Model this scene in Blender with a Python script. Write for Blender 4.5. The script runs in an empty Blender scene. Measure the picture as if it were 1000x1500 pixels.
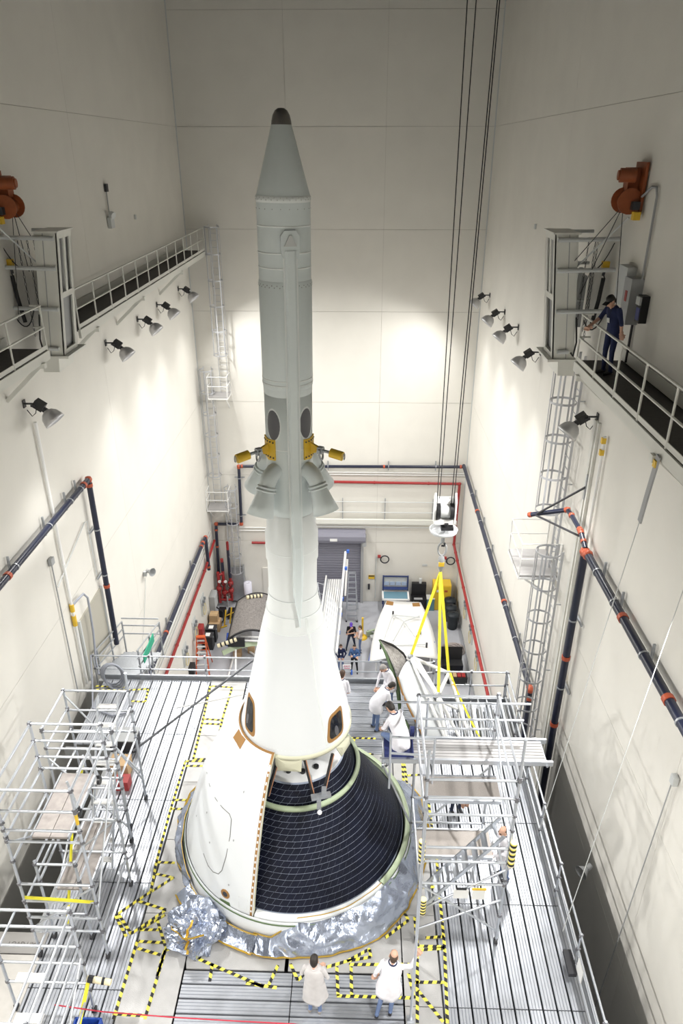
import bpy, bmesh, math, random
from mathutils import Vector, Matrix, Quaternion, noise
random.seed(7)
R = math.radians
S = bpy.context.scene
COL = S.collection
# ---------------------------------------------------------------- camera
FPX, PITCH, YAW, CZ = 1060.0, R(26.5), R(1.5), 24.5
cam_d = bpy.data.cameras.new('camera')
cam = bpy.data.objects.new('camera', cam_d)
COL.objects.link(cam)
S.camera = cam
cam_d.sensor_fit = 'HORIZONTAL'
cam_d.sensor_width = 24.0
cam_d.lens = 24.0 * FPX / 1000.0
cam_d.clip_end = 200
cam.location = (0, 0, CZ)
cam.rotation_euler = (math.pi / 2 - PITCH, 0, YAW)
# ---------------------------------------------------------------- world / exposure
w = bpy.data.worlds.new('world'); S.world = w
w.use_nodes = True
w.node_tree.nodes['Background'].inputs[0].default_value = (1, 1, 1, 1)
w.node_tree.nodes['Background'].inputs[1].default_value = 0.05
vs = S.view_settings
vs.view_transform = 'Standard'; vs.look = 'None'; vs.gamma = 1.0
vs.use_curve_mapping = False
vs.exposure = 0.52
LAMP_W = 1500.0          # watts of one wall flood lamp
# ---------------------------------------------------------------- pixel -> point on a known plane of the hall
_cp, _sp, _cy, _sy = math.cos(PITCH), math.sin(PITCH), math.cos(YAW), math.sin(YAW)
_f = Vector((-_sy * _cp, _cy * _cp, -_sp)); _r = Vector((_cy, _sy, 0)); _u = _r.cross(_f)
CAM = Vector((0, 0, CZ))
def ray(x, y): return _r * ((x - 500) / FPX) + _u * ((750 - y) / FPX) + _f
def PZ(x, y, z): v = ray(x, y); return CAM + v * ((z - CZ) / v.z)
def PX(x, y, X): v = ray(x, y); return CAM + v * (X / v.x)
def PY(x, y, Y): v = ray(x, y); return CAM + v * (Y / v.y)
# the hall: left/right wall, back wall, ground floor, work platform, catwalks
XL, XR, YB, ZG, ZP, ZC, ZT, YF = -8.5, 5.95, 37.0, 0.0, 9.5, 20.25, 33.0, -3.0
AX, AY = -1.37, 12.4      # axis of the stack
# ---------------------------------------------------------------- materials
MATS = {}
def mat(name, col, rough=0.5, metal=0.0, noise_amt=0.0, noise_scale=6.0, bump=0.0, bump_scale=40.0, alpha=None, trans=0.0, emit=None, spec=None, coat=0.0):
    if name in MATS: return MATS[name]
    m = bpy.data.materials.new(name); m.use_nodes = True
    nt = m.node_tree; b = nt.nodes['Principled BSDF']
    c = (col[0], col[1], col[2], 1)
    b.inputs['Base Color'].default_value = c
    b.inputs['Roughness'].default_value = rough
    b.inputs['Metallic'].default_value = metal
    if spec is not None: b.inputs['Specular IOR Level'].default_value = spec
    if coat: b.inputs['Coat Weight'].default_value = coat
    if trans: b.inputs['Transmission Weight'].default_value = trans
    if alpha is not None: b.inputs['Alpha'].default_value = alpha
    if emit:
        b.inputs['Emission Color'].default_value = (emit[0], emit[1], emit[2], 1)
        b.inputs['Emission Strength'].default_value = emit[3]
    if noise_amt or bump:
        tc = nt.nodes.new('ShaderNodeTexCoord')
        geo = nt.nodes.new('ShaderNodeNewGeometry')
    if noise_amt:
        n = nt.nodes.new('ShaderNodeTexNoise'); n.inputs['Scale'].default_value = noise_scale; n.inputs['Detail'].default_value = 5
        nt.links.new(geo.outputs['Position'], n.inputs['Vector'])
        r = nt.nodes.new('ShaderNodeValToRGB')
        r.color_ramp.elements[0].position = 0.3; r.color_ramp.elements[1].position = 0.7
        k0, k1 = 1 - noise_amt, 1 + noise_amt * 0.6
        r.color_ramp.elements[0].color = (min(1, c[0] * k0), min(1, c[1] * k0), min(1, c[2] * k0), 1)
        r.color_ramp.elements[1].color = (min(1, c[0] * k1), min(1, c[1] * k1), min(1, c[2] * k1), 1)
        nt.links.new(n.outputs['Fac'], r.inputs['Fac']); nt.links.new(r.outputs['Color'], b.inputs['Base Color'])
    if bump:
        n = nt.nodes.new('ShaderNodeTexNoise'); n.inputs['Scale'].default_value = bump_scale; n.inputs['Detail'].default_value = 3
        nt.links.new(geo.outputs['Position'], n.inputs['Vector'])
        bp = nt.nodes.new('ShaderNodeBump'); bp.inputs['Strength'].default_value = bump; bp.inputs['Distance'].default_value = 0.02
        nt.links.new(n.outputs['Fac'], bp.inputs['Height']); nt.links.new(bp.outputs['Normal'], b.inputs['Normal'])
    MATS[name] = m
    return m
M_wall = mat('wall_paint', (.77, .75, .695), .75, noise_amt=.035, noise_scale=.7)
M_wallb = mat('wall_joint', (.50, .48, .44), .8)
M_floor = mat('sealed_concrete', (.47, .48, .52), .33, noise_amt=.10, noise_scale=.9)
M_steelw = mat('painted_steel', (.74, .74, .69), .5)
M_grate = mat('dark_grating', (.065, .06, .058), .7, noise_amt=.2, noise_scale=14)
M_alu = mat('aluminium_tube', (.60, .63, .68), .34, .75)
M_plank = mat('aluminium_plank', (.48, .50, .545), .36, .5, noise_amt=.12, noise_scale=2.2)
M_galv = mat('galvanised_steel', (.42, .44, .47), .42, .6, noise_amt=.10, noise_scale=18)
M_plate = mat('plate_tread', (.46, .455, .45), .42, .3, noise_amt=.16, noise_scale=1.9, bump=.25, bump_scale=60)
M_dark = mat('dark_steel', (.03, .03, .035), .5)
M_black = mat('black_plastic', (.012, .012, .014), .45)
M_pipe = mat('black_pipe', (.018, .022, .045), .32)
M_orange = mat('orange_coupling', (.46, .09, .04), .45)
M_red = mat('red_paint', (.33, .025, .025), .4)
M_winch = mat('winch_orange', (.30, .075, .02), .5, noise_amt=.2)
M_yellow = mat('yellow_paint', (.80, .52, .04), .45)
M_sling = mat('yellow_sling', (.87, .80, .05), .75)
M_hzY = mat('tape_yellow', (.90, .80, .10), .6)
M_hzB = mat('tape_black', (.015, .015, .02), .6)
M_grey = mat('grey_paint', (.38, .39, .40), .5)
M_lgrey = mat('light_grey_paint', (.60, .62, .62), .5)
M_rock = mat('rocket_paint', (.72, .785, .795), .42, noise_amt=.02, noise_scale=1.2)
M_rock2 = mat('rocket_edge', (.84, .88, .88), .5)
M_white = mat('white_paint', (.86, .86, .85), .45)
M_fair = mat('fairing_white', (.72, .745, .765), .4)
M_bronze = mat('bronze_primer', (.36, .19, .06), .5, .2)
M_green = mat('green_primer', (.42, .50, .34), .5)
M_dgreen = mat('dark_green_primer', (.10, .16, .07), .5)
M_olive = mat('pale_primer', (.66, .65, .50), .5)
M_glass = mat('dark_glass', (.04, .045, .055), .12)
M_blue = mat('blue_plastic', (.02, .08, .42), .5)
M_wood = mat('cardboard', (.50, .34, .19), .8)
M_sky = mat('lamp_glass', (1, 1, 1), .4, emit=(1, .98, .95, 12))
# ---------------------------------------------------------------- object helpers
MW = {}
def link(o, parent=None, mw=None):
    COL.objects.link(o)
    mw = mw or Matrix.Identity(4)
    MW[o.name] = mw
    if parent is not None:
        o.parent = parent
        o.matrix_parent_inverse = MW[parent.name].inverted()
    o.matrix_basis = mw
    return o
def tag(o, label=None, cat=None, group=None, kind=None):
    if label: o['label'] = label
    if cat: o['category'] = cat
    if group: o['group'] = group
    if kind: o['kind'] = kind
    return o
def empty(name, loc=(0, 0, 0), label=None, cat=None, group=None, kind=None):
    o = bpy.data.objects.new(name, None); o.empty_display_size = .2
    link(o, None, Matrix.Translation(Vector(loc)))
    return tag(o, label, cat, group, kind)
class MB:
    """collects faces; build() makes ONE mesh object"""
    def __init__(s): s.v = []; s.f = []; s.m = []; s.mi = 0; s.sm = []
    def add(s, vs, fs, smooth=False):
        n = len(s.v); s.v += [tuple(p) for p in vs]
        for f in fs: s.f.append([n + i for i in f]); s.m.append(s.mi); s.sm.append(smooth)
        return s
    def box(s, c, d, rot=None):
        c = Vector(c); hx, hy, hz = d[0] / 2, d[1] / 2, d[2] / 2
        vs = [Vector((x, y, z)) for z in (-hz, hz) for y in (-hy, hy) for x in (-hx, hx)]
        if rot is not None: vs = [rot @ v for v in vs]
        return s.add([c + v for v in vs], [(0, 2, 3, 1), (4, 5, 7, 6), (0, 1, 5, 4), (2, 6, 7, 3), (0, 4, 6, 2), (1, 3, 7, 5)])
    def tube(s, p, q, r, n=8, r2=None, caps=True):
        p, q = Vector(p), Vector(q); r2 = r if r2 is None else r2
        a = (q - p).normalized(); u = a.orthogonal().normalized(); w_ = a.cross(u)
        vs = []
        for c, rr in ((p, r), (q, r2)):
            for i in range(n):
                t = 2 * math.pi * i / n; vs.append(c + u * (rr * math.cos(t)) + w_ * (rr * math.sin(t)))
        s.add(vs, [(i, (i + 1) % n, n + (i + 1) % n, n + i) for i in range(n)], True)
        if caps:
            s.add(vs[:n], [tuple(range(n - 1, -1, -1))]); s.add(vs[n:], [tuple(range(n))])
        return s
    def path(s, pts, r, n=7, closed=False):
        pts = [Vector(p) for p in pts]; m = len(pts)
        u = None; rings = []
        for i, p in enumerate(pts):
            if closed: t = (pts[(i + 1) % m] - pts[i - 1]).normalized()
            else: t = (pts[min(i + 1, m - 1)] - pts[max(i - 1, 0)]).normalized()
            if u is None: u = t.orthogonal().normalized()
            else:
                u = u - t * u.dot(t)
                u = u.normalized() if u.length > 1e-6 else t.orthogonal().normalized()
            v = t.cross(u); rr = r[i] if isinstance(r, (list, tuple)) else r
            rings.append([p + u * (rr * math.cos(2 * math.pi * k / n)) + v * (rr * math.sin(2 * math.pi * k / n)) for k in range(n)])
        vs = [v for rg in rings for v in rg]; fs = []
        for i in range(m if closed else m - 1):
            j = (i + 1) % m
            for k in range(n): fs.append((i * n + k, i * n + (k + 1) % n, j * n + (k + 1) % n, j * n + k))
        s.add(vs, fs, True)
        if not closed: s.add(rings[0], [tuple(range(n - 1, -1, -1))]); s.add(rings[-1], [tuple(range(n))])
        return s
    def lathe(s, prof, c=(0, 0, 0), n=48, a0=0.0, a1=None, smooth=True):
        c = Vector(c); full = a1 is None; a1 = 2 * math.pi if full else a1
        k = n if full else n + 1; vs = []
        for (r, z) in prof:
            for i in range(k):
                t = a0 + (a1 - a0) * i / n; vs.append(c + Vector((r * math.cos(t), r * math.sin(t), z)))
        fs = []
        for j in range(len(prof) - 1):
            for i in range(n):
                i2 = (i + 1) % k; fs.append((j * k + i, j * k + i2, (j + 1) * k + i2, (j + 1) * k + i))
        return s.add(vs, fs, smooth)
    def ribbon(s, pts, side, wd, th):
        """flat band along pts, width along side vector(s), thickness th"""
        pts = [Vector(p) for p in pts]; m = len(pts); vs = []
        for i, p in enumerate(pts):
            t = (pts[min(i + 1, m - 1)] - pts[max(i - 1, 0)]).normalized()
            sd = Vector(side); sd = (sd - t * sd.dot(t)).normalized(); nn = t.cross(sd).normalized()
            for a, b in ((-1, -1), (1, -1), (1, 1), (-1, 1)): vs.append(p + sd * (a * wd / 2) + nn * (b * th / 2))
        fs = [(i * 4 + k, i * 4 + (k + 1) % 4, i * 4 + 4 + (k + 1) % 4, i * 4 + 4 + k) for i in range(m - 1) for k in range(4)]
        fs += [(3, 2, 1, 0), tuple(4 * (m - 1) + k for k in range(4))]
        return s.add(vs, fs)
    def prism(s, poly, ax, d):
        """poly: list of 3D points, extruded by vector d"""
        n = len(poly); d = Vector(d); a = [Vector(p) for p in poly]; b = [p + d for p in a]
        return s.add(a + b, [tuple(range(n - 1, -1, -1)), tuple(range(n, 2 * n))] + [(i, (i + 1) % n, n + (i + 1) % n, n + i) for i in range(n)])
    def mesh(s, name, mats, flip=True):
        me = bpy.data.meshes.new(name); me.from_pydata(s.v, [], s.f)
        for m in (mats if isinstance(mats, (list, tuple)) else [mats]): me.materials.append(m)
        me.polygons.foreach_set('material_index', s.m); me.polygons.foreach_set('use_smooth', s.sm)
        if flip:
            bm = bmesh.new(); bm.from_mesh(me); bmesh.ops.recalc_face_normals(bm, faces=bm.faces); bm.to_mesh(me); bm.free()
        me.update(); return me
    def build(s, name, mats, parent=None, mw=None, flip=True):
        return link(bpy.data.objects.new(name, s.mesh(name, mats, flip)), parent, mw)
_uc = {}
def unit_cyl(m, n=8):
    k = (m.name, n)
    if k not in _uc: _uc[k] = MB().tube((0, 0, 0), (0, 0, 1), 1, n).mesh('tube_mesh', m)
    return _uc[k]
def unit_box(m):
    k = (m.name, 'b')
    if k not in _uc: _uc[k] = MB().box((0, 0, 0), (1, 1, 1)).mesh('bar_mesh', m)
    return _uc[k]
def bar(name, p, q, r, m, parent, n=8):
    """one round tube as an object that shares its mesh"""
    p, q = Vector(p), Vector(q); d = q - p
    mw = Matrix.Translation(p) @ d.to_track_quat('Z', 'Y').to_matrix().to_4x4() @ Matrix.Diagonal((r, r, d.length, 1))
    return link(bpy.data.objects.new(name, unit_cyl(m, n)), parent, mw)
def block(name, c, d, m, parent=None, rotz=0.0):
    mw = Matrix.Translation(Vector(c)) @ Matrix.Rotation(rotz, 4, 'Z') @ Matrix.Diagonal((d[0], d[1], d[2], 1))
    return link(bpy.data.objects.new(name, unit_box(m)), parent, mw)
def span(name, p, q, wd, ht, m, parent=None, upv=(0, 0, 1)):
    """rectangular bar from p to q"""
    p, q = Vector(p), Vector(q); d = (q - p); L = d.length; d.normalize()
    u = Vector(upv); sd = d.cross(u)
    if sd.length < 1e-5: u = Vector((0, 1, 0)); sd = d.cross(u)
    sd.normalize(); u = sd.cross(d)
    rot = Matrix((sd, d, u)).transposed().to_4x4()
    mw = Matrix.Translation((p + q) / 2) @ rot @ Matrix.Diagonal((wd, L, ht, 1))
    return link(bpy.data.objects.new(name, unit_box(m)), parent, mw)
def copy_tree(o, mw_delta, label=None, group=None):
    """copy of a thing with its parts and sub-parts; mw_delta moves it"""
    def cp(s, par):
        c = s.copy(); COL.objects.link(c); MW[c.name] = MW[s.name]
        if par is not None: c.parent = par
        for ch in list(s.children): cp(ch, c)
        return c
    c = cp(o, None); c.matrix_basis = mw_delta @ MW[o.name]
    if label: c['label'] = label
    if group: c['group'] = group
    return c
def T(x, y, z): return Matrix.Translation(Vector((x, y, z)))
def RZ(a): return Matrix.Rotation(a, 4, 'Z')
def lerp(a, b, t): return Vector(a) * (1 - t) + Vector(b) * t
# ================================================================ THE HALL
ROWS = [0, 4.1, 8.3, 12.56, 17.29, 21.15, 25.5, 29.9, ZT]
def wall(name, mk, cols, thick_axis, label, ROWS=ROWS, j=.008):
    """backing slab with panels proud of it, joints recessed"""
    w0 = mk(cols[0], cols[-1], 0, ZT, -.30, -.03).build(name, M_wallb)
    tag(w0, label, 'wall', kind='structure')
    for a, b in zip(cols[:-1], cols[1:]):
        for z0, z1 in zip(ROWS[:-1], ROWS[1:]):
            mk(a + j * .6, b - j * .6, z0 + j, z1 - j, -.03, 0).build('wall_panel', M_wall, w0)
    return w0
def mk_back(a, b, z0, z1, d0, d1): return MB().box(((a + b) / 2, YB - (d0 + d1) / 2, (z0 + z1) / 2), (b - a, d1 - d0, z1 - z0))
def mk_left(a, b, z0, z1, d0, d1): return MB().box((XL + (d0 + d1) / 2, (a + b) / 2, (z0 + z1) / 2), (d1 - d0, b - a, z1 - z0))
def mk_right(a, b, z0, z1, d0, d1): return MB().box((XR - (d0 + d1) / 2, (a + b) / 2, (z0 + z1) / 2), (d1 - d0, b - a, z1 - z0))
def mk_front(a, b, z0, z1, d0, d1): return MB().box(((a + b) / 2, YF + (d0 + d1) / 2, (z0 + z1) / 2), (b - a, d1 - d0, z1 - z0))
ycols = [YF, 10.0, 23.5, YB]
SROWS = [0, 8.3, 12.56, 25.5, ZT]
W_back = wall('wall_back', mk_back, [XL, -3.49, 1.05, XR], 'y', 'tall cream panelled end wall behind the stack')
W_left = wall('wall_left', mk_left, ycols, 'x', 'tall cream panelled side wall with the long catwalk', SROWS, .005)
W_right = wall('wall_right', mk_right, ycols, 'x', 'tall cream panelled side wall with the shadow of the platform', SROWS, .005)
W_front = wall('wall_front', mk_front, [XL, -3.49, 1.05, XR], 'y', 'tall cream panelled wall behind the viewer')
tag(MB().box(((XL + XR) / 2, (YF + YB) / 2, -.1), (XR - XL + .6, YB - YF + .6, .2)).build('floor', M_floor), 'smooth blue grey sealed concrete ground floor', 'floor', kind='structure')
tag(MB().box(((XL + XR) / 2, (YF + YB) / 2, ZT + .1), (XR - XL + .6, YB - YF + .6, .2)).build('ceiling', mat('roof_dark', (.10, .10, .10), .8)), 'flat dark roof of the tall hall', 'ceiling', kind='structure')
# corner angle strips
for nm, x in (('trim_1', XL), ('trim_2', XR)):
    s = 1 if x < 0 else -1
    tag(MB().box((x + s * .02, YB - .02, ZT / 2), (.05, .05, ZT)).build(nm, M_lgrey), 'thin corner strip where the end wall meets the %s wall' % ('left' if s > 0 else 'right'), 'trim', kind='structure')
for nm, x in (('baseboard_left', XL), ('baseboard_right', XR)):
    s = 1 if x < 0 else -1
    tag(MB().box((x + s * .02, 25, .08), (.04, 24, .16)).build(nm, M_grey), 'grey rubber base strip along the foot of the %s wall' % ('left' if s > 0 else 'right'), 'baseboard', kind='structure')
# roll-up door in the end wall
M_roll = mat('door_slat', (.22, .22, .27), .5, .1)
M_rollh = mat('door_hood', (.27, .27, .33), .45, .1)
p0 = PY(452, 800, YB); p1 = PY(536, 800, YB)
dx0, dx1 = -3.15, PY(528, 830, YB).x
d1 = tag(empty('door_1', ((dx0 + dx1) / 2, YB - .1, 0)), 'grey roll-up door in the end wall', 'door', kind='structure')
nsl = 26
for i in range(nsl):
    z0 = 4.35 / nsl * i; h = 4.35 / nsl
    MB().prism([(dx0, YB - .10, z0), (dx0, YB - .12, z0 + h * .2), (dx0, YB - .12, z0 + h * .85), (dx0, YB - .10, z0 + h - .002)], 0, (dx1 - dx0, 0, 0)).build('slat', M_roll, d1)
hood = MB().prism([(dx0 - .1, YB, 4.3), (dx0 - .1, YB - .5, 4.3), (dx0 - .1, YB - .62, 4.5), (dx0 - .1, YB - .62, 4.75), (dx0 - .1, YB - .5, 4.95), (dx0 - .1, YB, 5.0)], 0, (dx1 - dx0 + .35, 0, 0)).build('hood', M_rollh, d1)
block('sign_plate', (PY(489, 786, YB).x, YB - .63, 4.55), (.42, .02, .16), M_white, d1)
span('guide_rail', (dx1 + .08, YB - .12, 0), (dx1 + .08, YB - .12, 4.3), .16, .2, M_grey, d1, (0, 1, 0))
span('edge_strip', (dx1 + .02, YB - .18, 0), (dx1 + .02, YB - .18, 4.3), .05, .06, M_black, d1, (0, 1, 0))
MB().box((dx1 + .2, YB - .3, 4.45), (.2, .45, .5)).tube((dx1 + .2, YB - .55, 4.2), (dx1 + .2, YB - .2, 4.2), .12, 10).build('chain_drive', M_grey, d1)
# recessed doorway with a dark pull bar left of the stack
d2 = tag(MB().box((-4.72, YB - .02, 1.15), (1.9, .10, 2.3)).build('door_2', mat('door_cream', (.74, .72, .67), .6)), 'wide cream door in the end wall beside the cabinet', 'door', kind='structure')
block('rail', (-4.72, YB - .09, .75), (1.3, .05, .28), M_white, d2)
block('jamb', (-3.72, YB - .10, 1.6), (.16, .16, 3.2), M_lgrey, d2)
block('jamb', (-3.55, YB - .14, 1.7), (.05, .06, 2.4), M_black, d2)
# door alcove at platform level, its shade painted as a darker slab
a, b = PX(122, 905, XL), PX(160, 935, XL)
d3 = tag(MB().box((XL + .02, 19.0, ZP + 1.05), (.07, 1.9, 2.2)).build('door_3', mat('alcove_shade', (.44, .42, .36), .6)), 'darker olive slab painted as a shaded door alcove in the left wall above the work platform', 'door', kind='structure')
block('door_frame', (XL + .05, 18.0, ZP + 1.08), (.07, .08, 2.25), M_lgrey, d3)
block('door_frame', (XL + .05, 20.0, ZP + 1.08), (.07, .08, 2.25), M_lgrey, d3)
# ================================================================ WORK PLATFORM
plat = empty('work_platform', (AX, 12, ZP), 'raised aluminium plank work platform around the base of the spacecraft', 'platform')
def plank_mesh(wd, L):
    n = 4; pit = wd / n; b = MB(); prof = []
    for i in range(n):
        x0 = -wd / 2 + i * pit
        prof += [(x0 + .001, -.016), (x0 + .008, 0), (x0 + pit - .011, 0), (x0 + pit - .004, -.016)]
    prof += [(wd / 2, -.06), (-wd / 2, -.06)]
    m = len(prof)
    vs = [(x, -L / 2, z) for x, z in prof] + [(x, L / 2, z) for x, z in prof]
    fs = [(i, (i + 1) % m, m + (i + 1) % m, m + i) for i in range(m)] + [tuple(range(m)), tuple(range(2 * m - 1, m - 1, -1))]
    return b.add(vs, fs).mesh('plank', M_plank)
_pm = {}
def planks(x0, x1, y0, y1, along, wd=.29, L=2.2, gap=.026):
    k0, k1, l0, l1 = (x0, x1, y0, y1) if along == 'y' else (y0, y1, x0, x1)
    n = max(1, round((k1 - k0) / wd)); wd = (k1 - k0) / n
    m = max(1, round((l1 - l0) / L)); L = (l1 - l0) / m
    key = (round(wd, 3), round(L, 3))
    if key not in _pm: _pm[key] = plank_mesh(wd - gap, L - .02)
    for i in range(n):
        for j in range(m):
            c = k0 + (i + .5) * wd; d = l0 + (j + .5) * L
            mw = T(c, d, ZP + random.uniform(-.004, .004)) if along == 'y' else T(d, c, ZP + random.uniform(-.004, .004)) @ RZ(math.pi / 2)
            link(bpy.data.objects.new('plank', _pm[key]), plat, mw)
planks(-6.75, -4.6, 6.2, 18.0, 'y')
planks(-8.0, -6.85, 15.2, 18.0, 'y', L=1.4)
planks(1.78, 4.55, 6.2, 17.2, 'y')
planks(-3.45, 1.0, 6.2, 9.0, 'x')
planks(-3.45, 1.72, 15.0, 18.0, 'x', L=2.6)
# deck plates: a frame of plates round the opening
def plate(x0, x1, y0, y1, z=ZP, m=None):
    MB().box(((x0 + x1) / 2, (y0 + y1) / 2, z - .02), (x1 - x0 - .015, y1 - y0 - .015, .04)).build('deck_plate', m or M_plate, plat)
for y0, y1 in ((6.2, 8.1), (8.1, 10.2), (10.2, 12.1), (12.1, 13.9), (13.9, 15.6), (15.6, 18.0)): plate(-4.58, -3.47, y0, y1)
for y0, y1 in ((6.2, 8.4), (8.4, 10.3), (10.3, 12.4), (12.4, 15.0)): plate(1.02, 1.76, y0, y1)
# corner plates with the round opening cut out (ring sectors out to a square)
def ring_plate(a0, a1, n=30, r=2.62):
    pts = []
    for i in range(n + 1):
        t = a0 + (a1 - a0) * i / n; pts.append((AX + r * math.cos(t), AY + r * math.sin(t)))
    out = []
    for i in range(n, -1, -1):
        t = a0 + (a1 - a0) * i / n; c, s_ = math.cos(t), math.sin(t)
        k = min((2.37 if c > 0 else 2.08) / max(abs(c), 1e-6) if True else 9, (2.6 if s_ > 0 else 3.38) / max(abs(s_), 1e-6))
        k = max(k, r + .02); out.append((AX + k * c, AY + k * s_))
    poly = [(x, y, ZP - .04) for x, y in pts + out]
    MB().prism(poly, 0, (0, 0, .04)).build('deck_plate', M_plate, plat)
for i in range(8): ring_plate(2 * math.pi * i / 8 + .012, 2 * math.pi * (i + 1) / 8 - .012)
# raised light plate at the near left corner, with its stencilled load limit
plate(-8.35, -6.5, 6.0, 9.2, ZP + .03, mat('plate_light', (.56, .54, .51), .45, .2, noise_amt=.05))
plate(-8.35, -6.5, 9.21, 9.68, ZP + .03, mat('plate_grey', (.34, .33, .32), .45, .3))
# beams and fascia
for y, x in ((6.15, -8.2), (9.2, -8.2), (15.1, -8.2), (18.06, -8.2)): span('cross_beam', (x, y, ZP - .22), (-4.0 if y == 9.2 else 1.8 if y > 18 else 4.6, y, ZP - .22), .12, .28, M_grey, plat)
for x in (-6.8, -4.6, 1.75, 4.62): span('long_beam', (x, 6.0, ZP - .20), (x, 18.1 if x < 1.8 else 17.3, ZP - .20), .12, .24, M_grey, plat)
span('edge_channel', (-8.1, 18.1, ZP + .02), (1.8, 18.1, ZP + .02), .06, .20, M_galv, plat)
span('edge_channel', (1.8, 17.28, ZP + .02), (4.6, 17.28, ZP + .02), .06, .20, M_galv, plat)
span('edge_channel', (4.66, 6.0, ZP + .04), (4.66, 17.3, ZP + .04), .07, .22, M_galv, plat)
for x0, x1, y0, y1 in ((-6.8, -4.0, 6, 18.1), (1.2, 4.65, 6, 17.3), (-4.0, 1.2, 6, 9.6), (-4.0, 1.2, 15.2, 18.1)): MB().box(((x0 + x1) / 2, (y0 + y1) / 2, ZP - .40), (x1 - x0, y1 - y0, .03)).build('shade_sheet', M_dark, plat)  # dark sheet added under the deck to keep the plank gaps dark
for x in (-6.7, 4.2):
    for y in (7.0, 12.0, 16.8): span('support_column', (x, y, 0), (x, y, ZP - .42), .3, .3, M_lgrey, plat)
for y, x0, x1 in ((5.95, XL + .02, XR - .02), (17.32, 1.8, 4.62), (18.14, -8.15, 1.8)): MB().box(((x0 + x1) / 2, y, (ZP - .3) / 2), (x1 - x0, .04, ZP - .3)).build('light_blocker', M_grey, plat)  # added below the deck to block light and darken the space underneath
# hazard tape: bands of slanted black and yellow quads
def tape(pts, wd=.062, lift=.006):
    P_ = [PZ(x, y, ZP) for x, y in pts]
    for p, q in zip(P_[:-1], P_[1:]):
        d = q - p; L = d.length; d.normalize(); sd = Vector((-d.y, d.x, 0)) * (wd / 2); up = Vector((0, 0, lift))
        b = MB(); st = .085; n = max(1, round(L / st)); st = L / n; sl = .03
        z0 = up * .2
        def cl(t): return max(0.0, min(L, t))
        for i in range(-1, n + 1):
            b.mi = i % 2
            a0, a1, b0, b1 = cl(i * st), cl((i + 1) * st), cl(i * st + sl), cl((i + 1) * st + sl)
            if a1 - a0 < 1e-4 and b1 - b0 < 1e-4: continue
            b.add([p + d * a0 - sd + up, p + d * a1 - sd + up, p + d * b1 + sd + up, p + d * b0 + sd + up], [(0, 1, 2, 3)])
        b.mi = 0
        b.add([p - sd + z0, q - sd + z0, q + sd + z0, p + sd + z0], [(3, 2, 1, 0)])
        b.build('hazard_tape', [M_hzY, M_hzB], plat, flip=False)
TAPES = [
 [(308, 1005), (297, 1055), (283, 1112)], [(310, 1005), (340, 1007), (327, 1048), (321, 1074)], [(297, 1053), (325, 1055)], [(297, 1060), (325, 1061)],
 [(283, 1112), (301, 1112)], [(271, 1115), (299, 1115)], [(272, 1122), (297, 1122)], [(271, 1116), (250, 1185), (229, 1263), (221, 1306), (169, 1341), (185, 1372)],
 [(256, 1172), (281, 1172)], [(250, 1185), (277, 1185)], [(229, 1263), (256, 1264)], [(228, 1280), (251, 1285)], [(255, 1285), (222, 1306)],
 [(174, 1340), (192, 1368)], [(203, 1320), (243, 1333), (192, 1368)], [(242, 1340), (205, 1362), (234, 1362)], [(230, 1347), (242, 1386)],
 [(203, 1379), (239, 1381)], [(201, 1389), (235, 1399)], [(201, 1379), (166, 1493)], [(244, 1386), (212, 1493)], [(165, 1485), (212, 1488)], [(241, 1392), (230, 1430)],
 [(242, 1392), (268, 1385)], [(304, 1381), (291, 1405), (386, 1446)], [(311, 1412), (307, 1438)], [(360, 1440), (405, 1447)], [(407, 1414), (393, 1444)], [(425, 1412), (436, 1436), (445, 1428)],
 [(478, 1417), (508, 1408), (542, 1390)], [(493, 1416), (495, 1459)], [(514, 1416), (515, 1459)], [(511, 1413), (607, 1413)], [(493, 1459), (605, 1462)], [(508, 1408), (543, 1402), (541, 1391)],
 [(564, 1374), (598, 1348), (588, 1330)], [(607, 1343), (611, 1385), (611, 1499)], [(598, 1426), (607, 1463)], [(612, 1451), (649, 1497)], [(623, 1374), (650, 1372)], [(613, 1386), (651, 1387)], [(613, 1392), (651, 1389)],
 [(607, 1439), (651, 1439)], [(589, 1118), (592, 1162)], [(596, 1136), (615, 1135)], [(592, 1118), (596, 1150)], [(627, 1170), (631, 1203), (639, 1254), (642, 1294), (651, 1388), (655, 1499)], [(618, 1300), (641, 1299)],
 [(512, 1081), (550, 1082)], [(519, 1082), (515, 1101)], [(519, 1104), (547, 1105)], [(178, 1012), (217, 1009), (213, 1028), (190, 1027)], [(140, 1005), (182, 1007)], [(140, 1010), (180, 1012)]]
for t in TAPES: tape(t)
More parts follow.
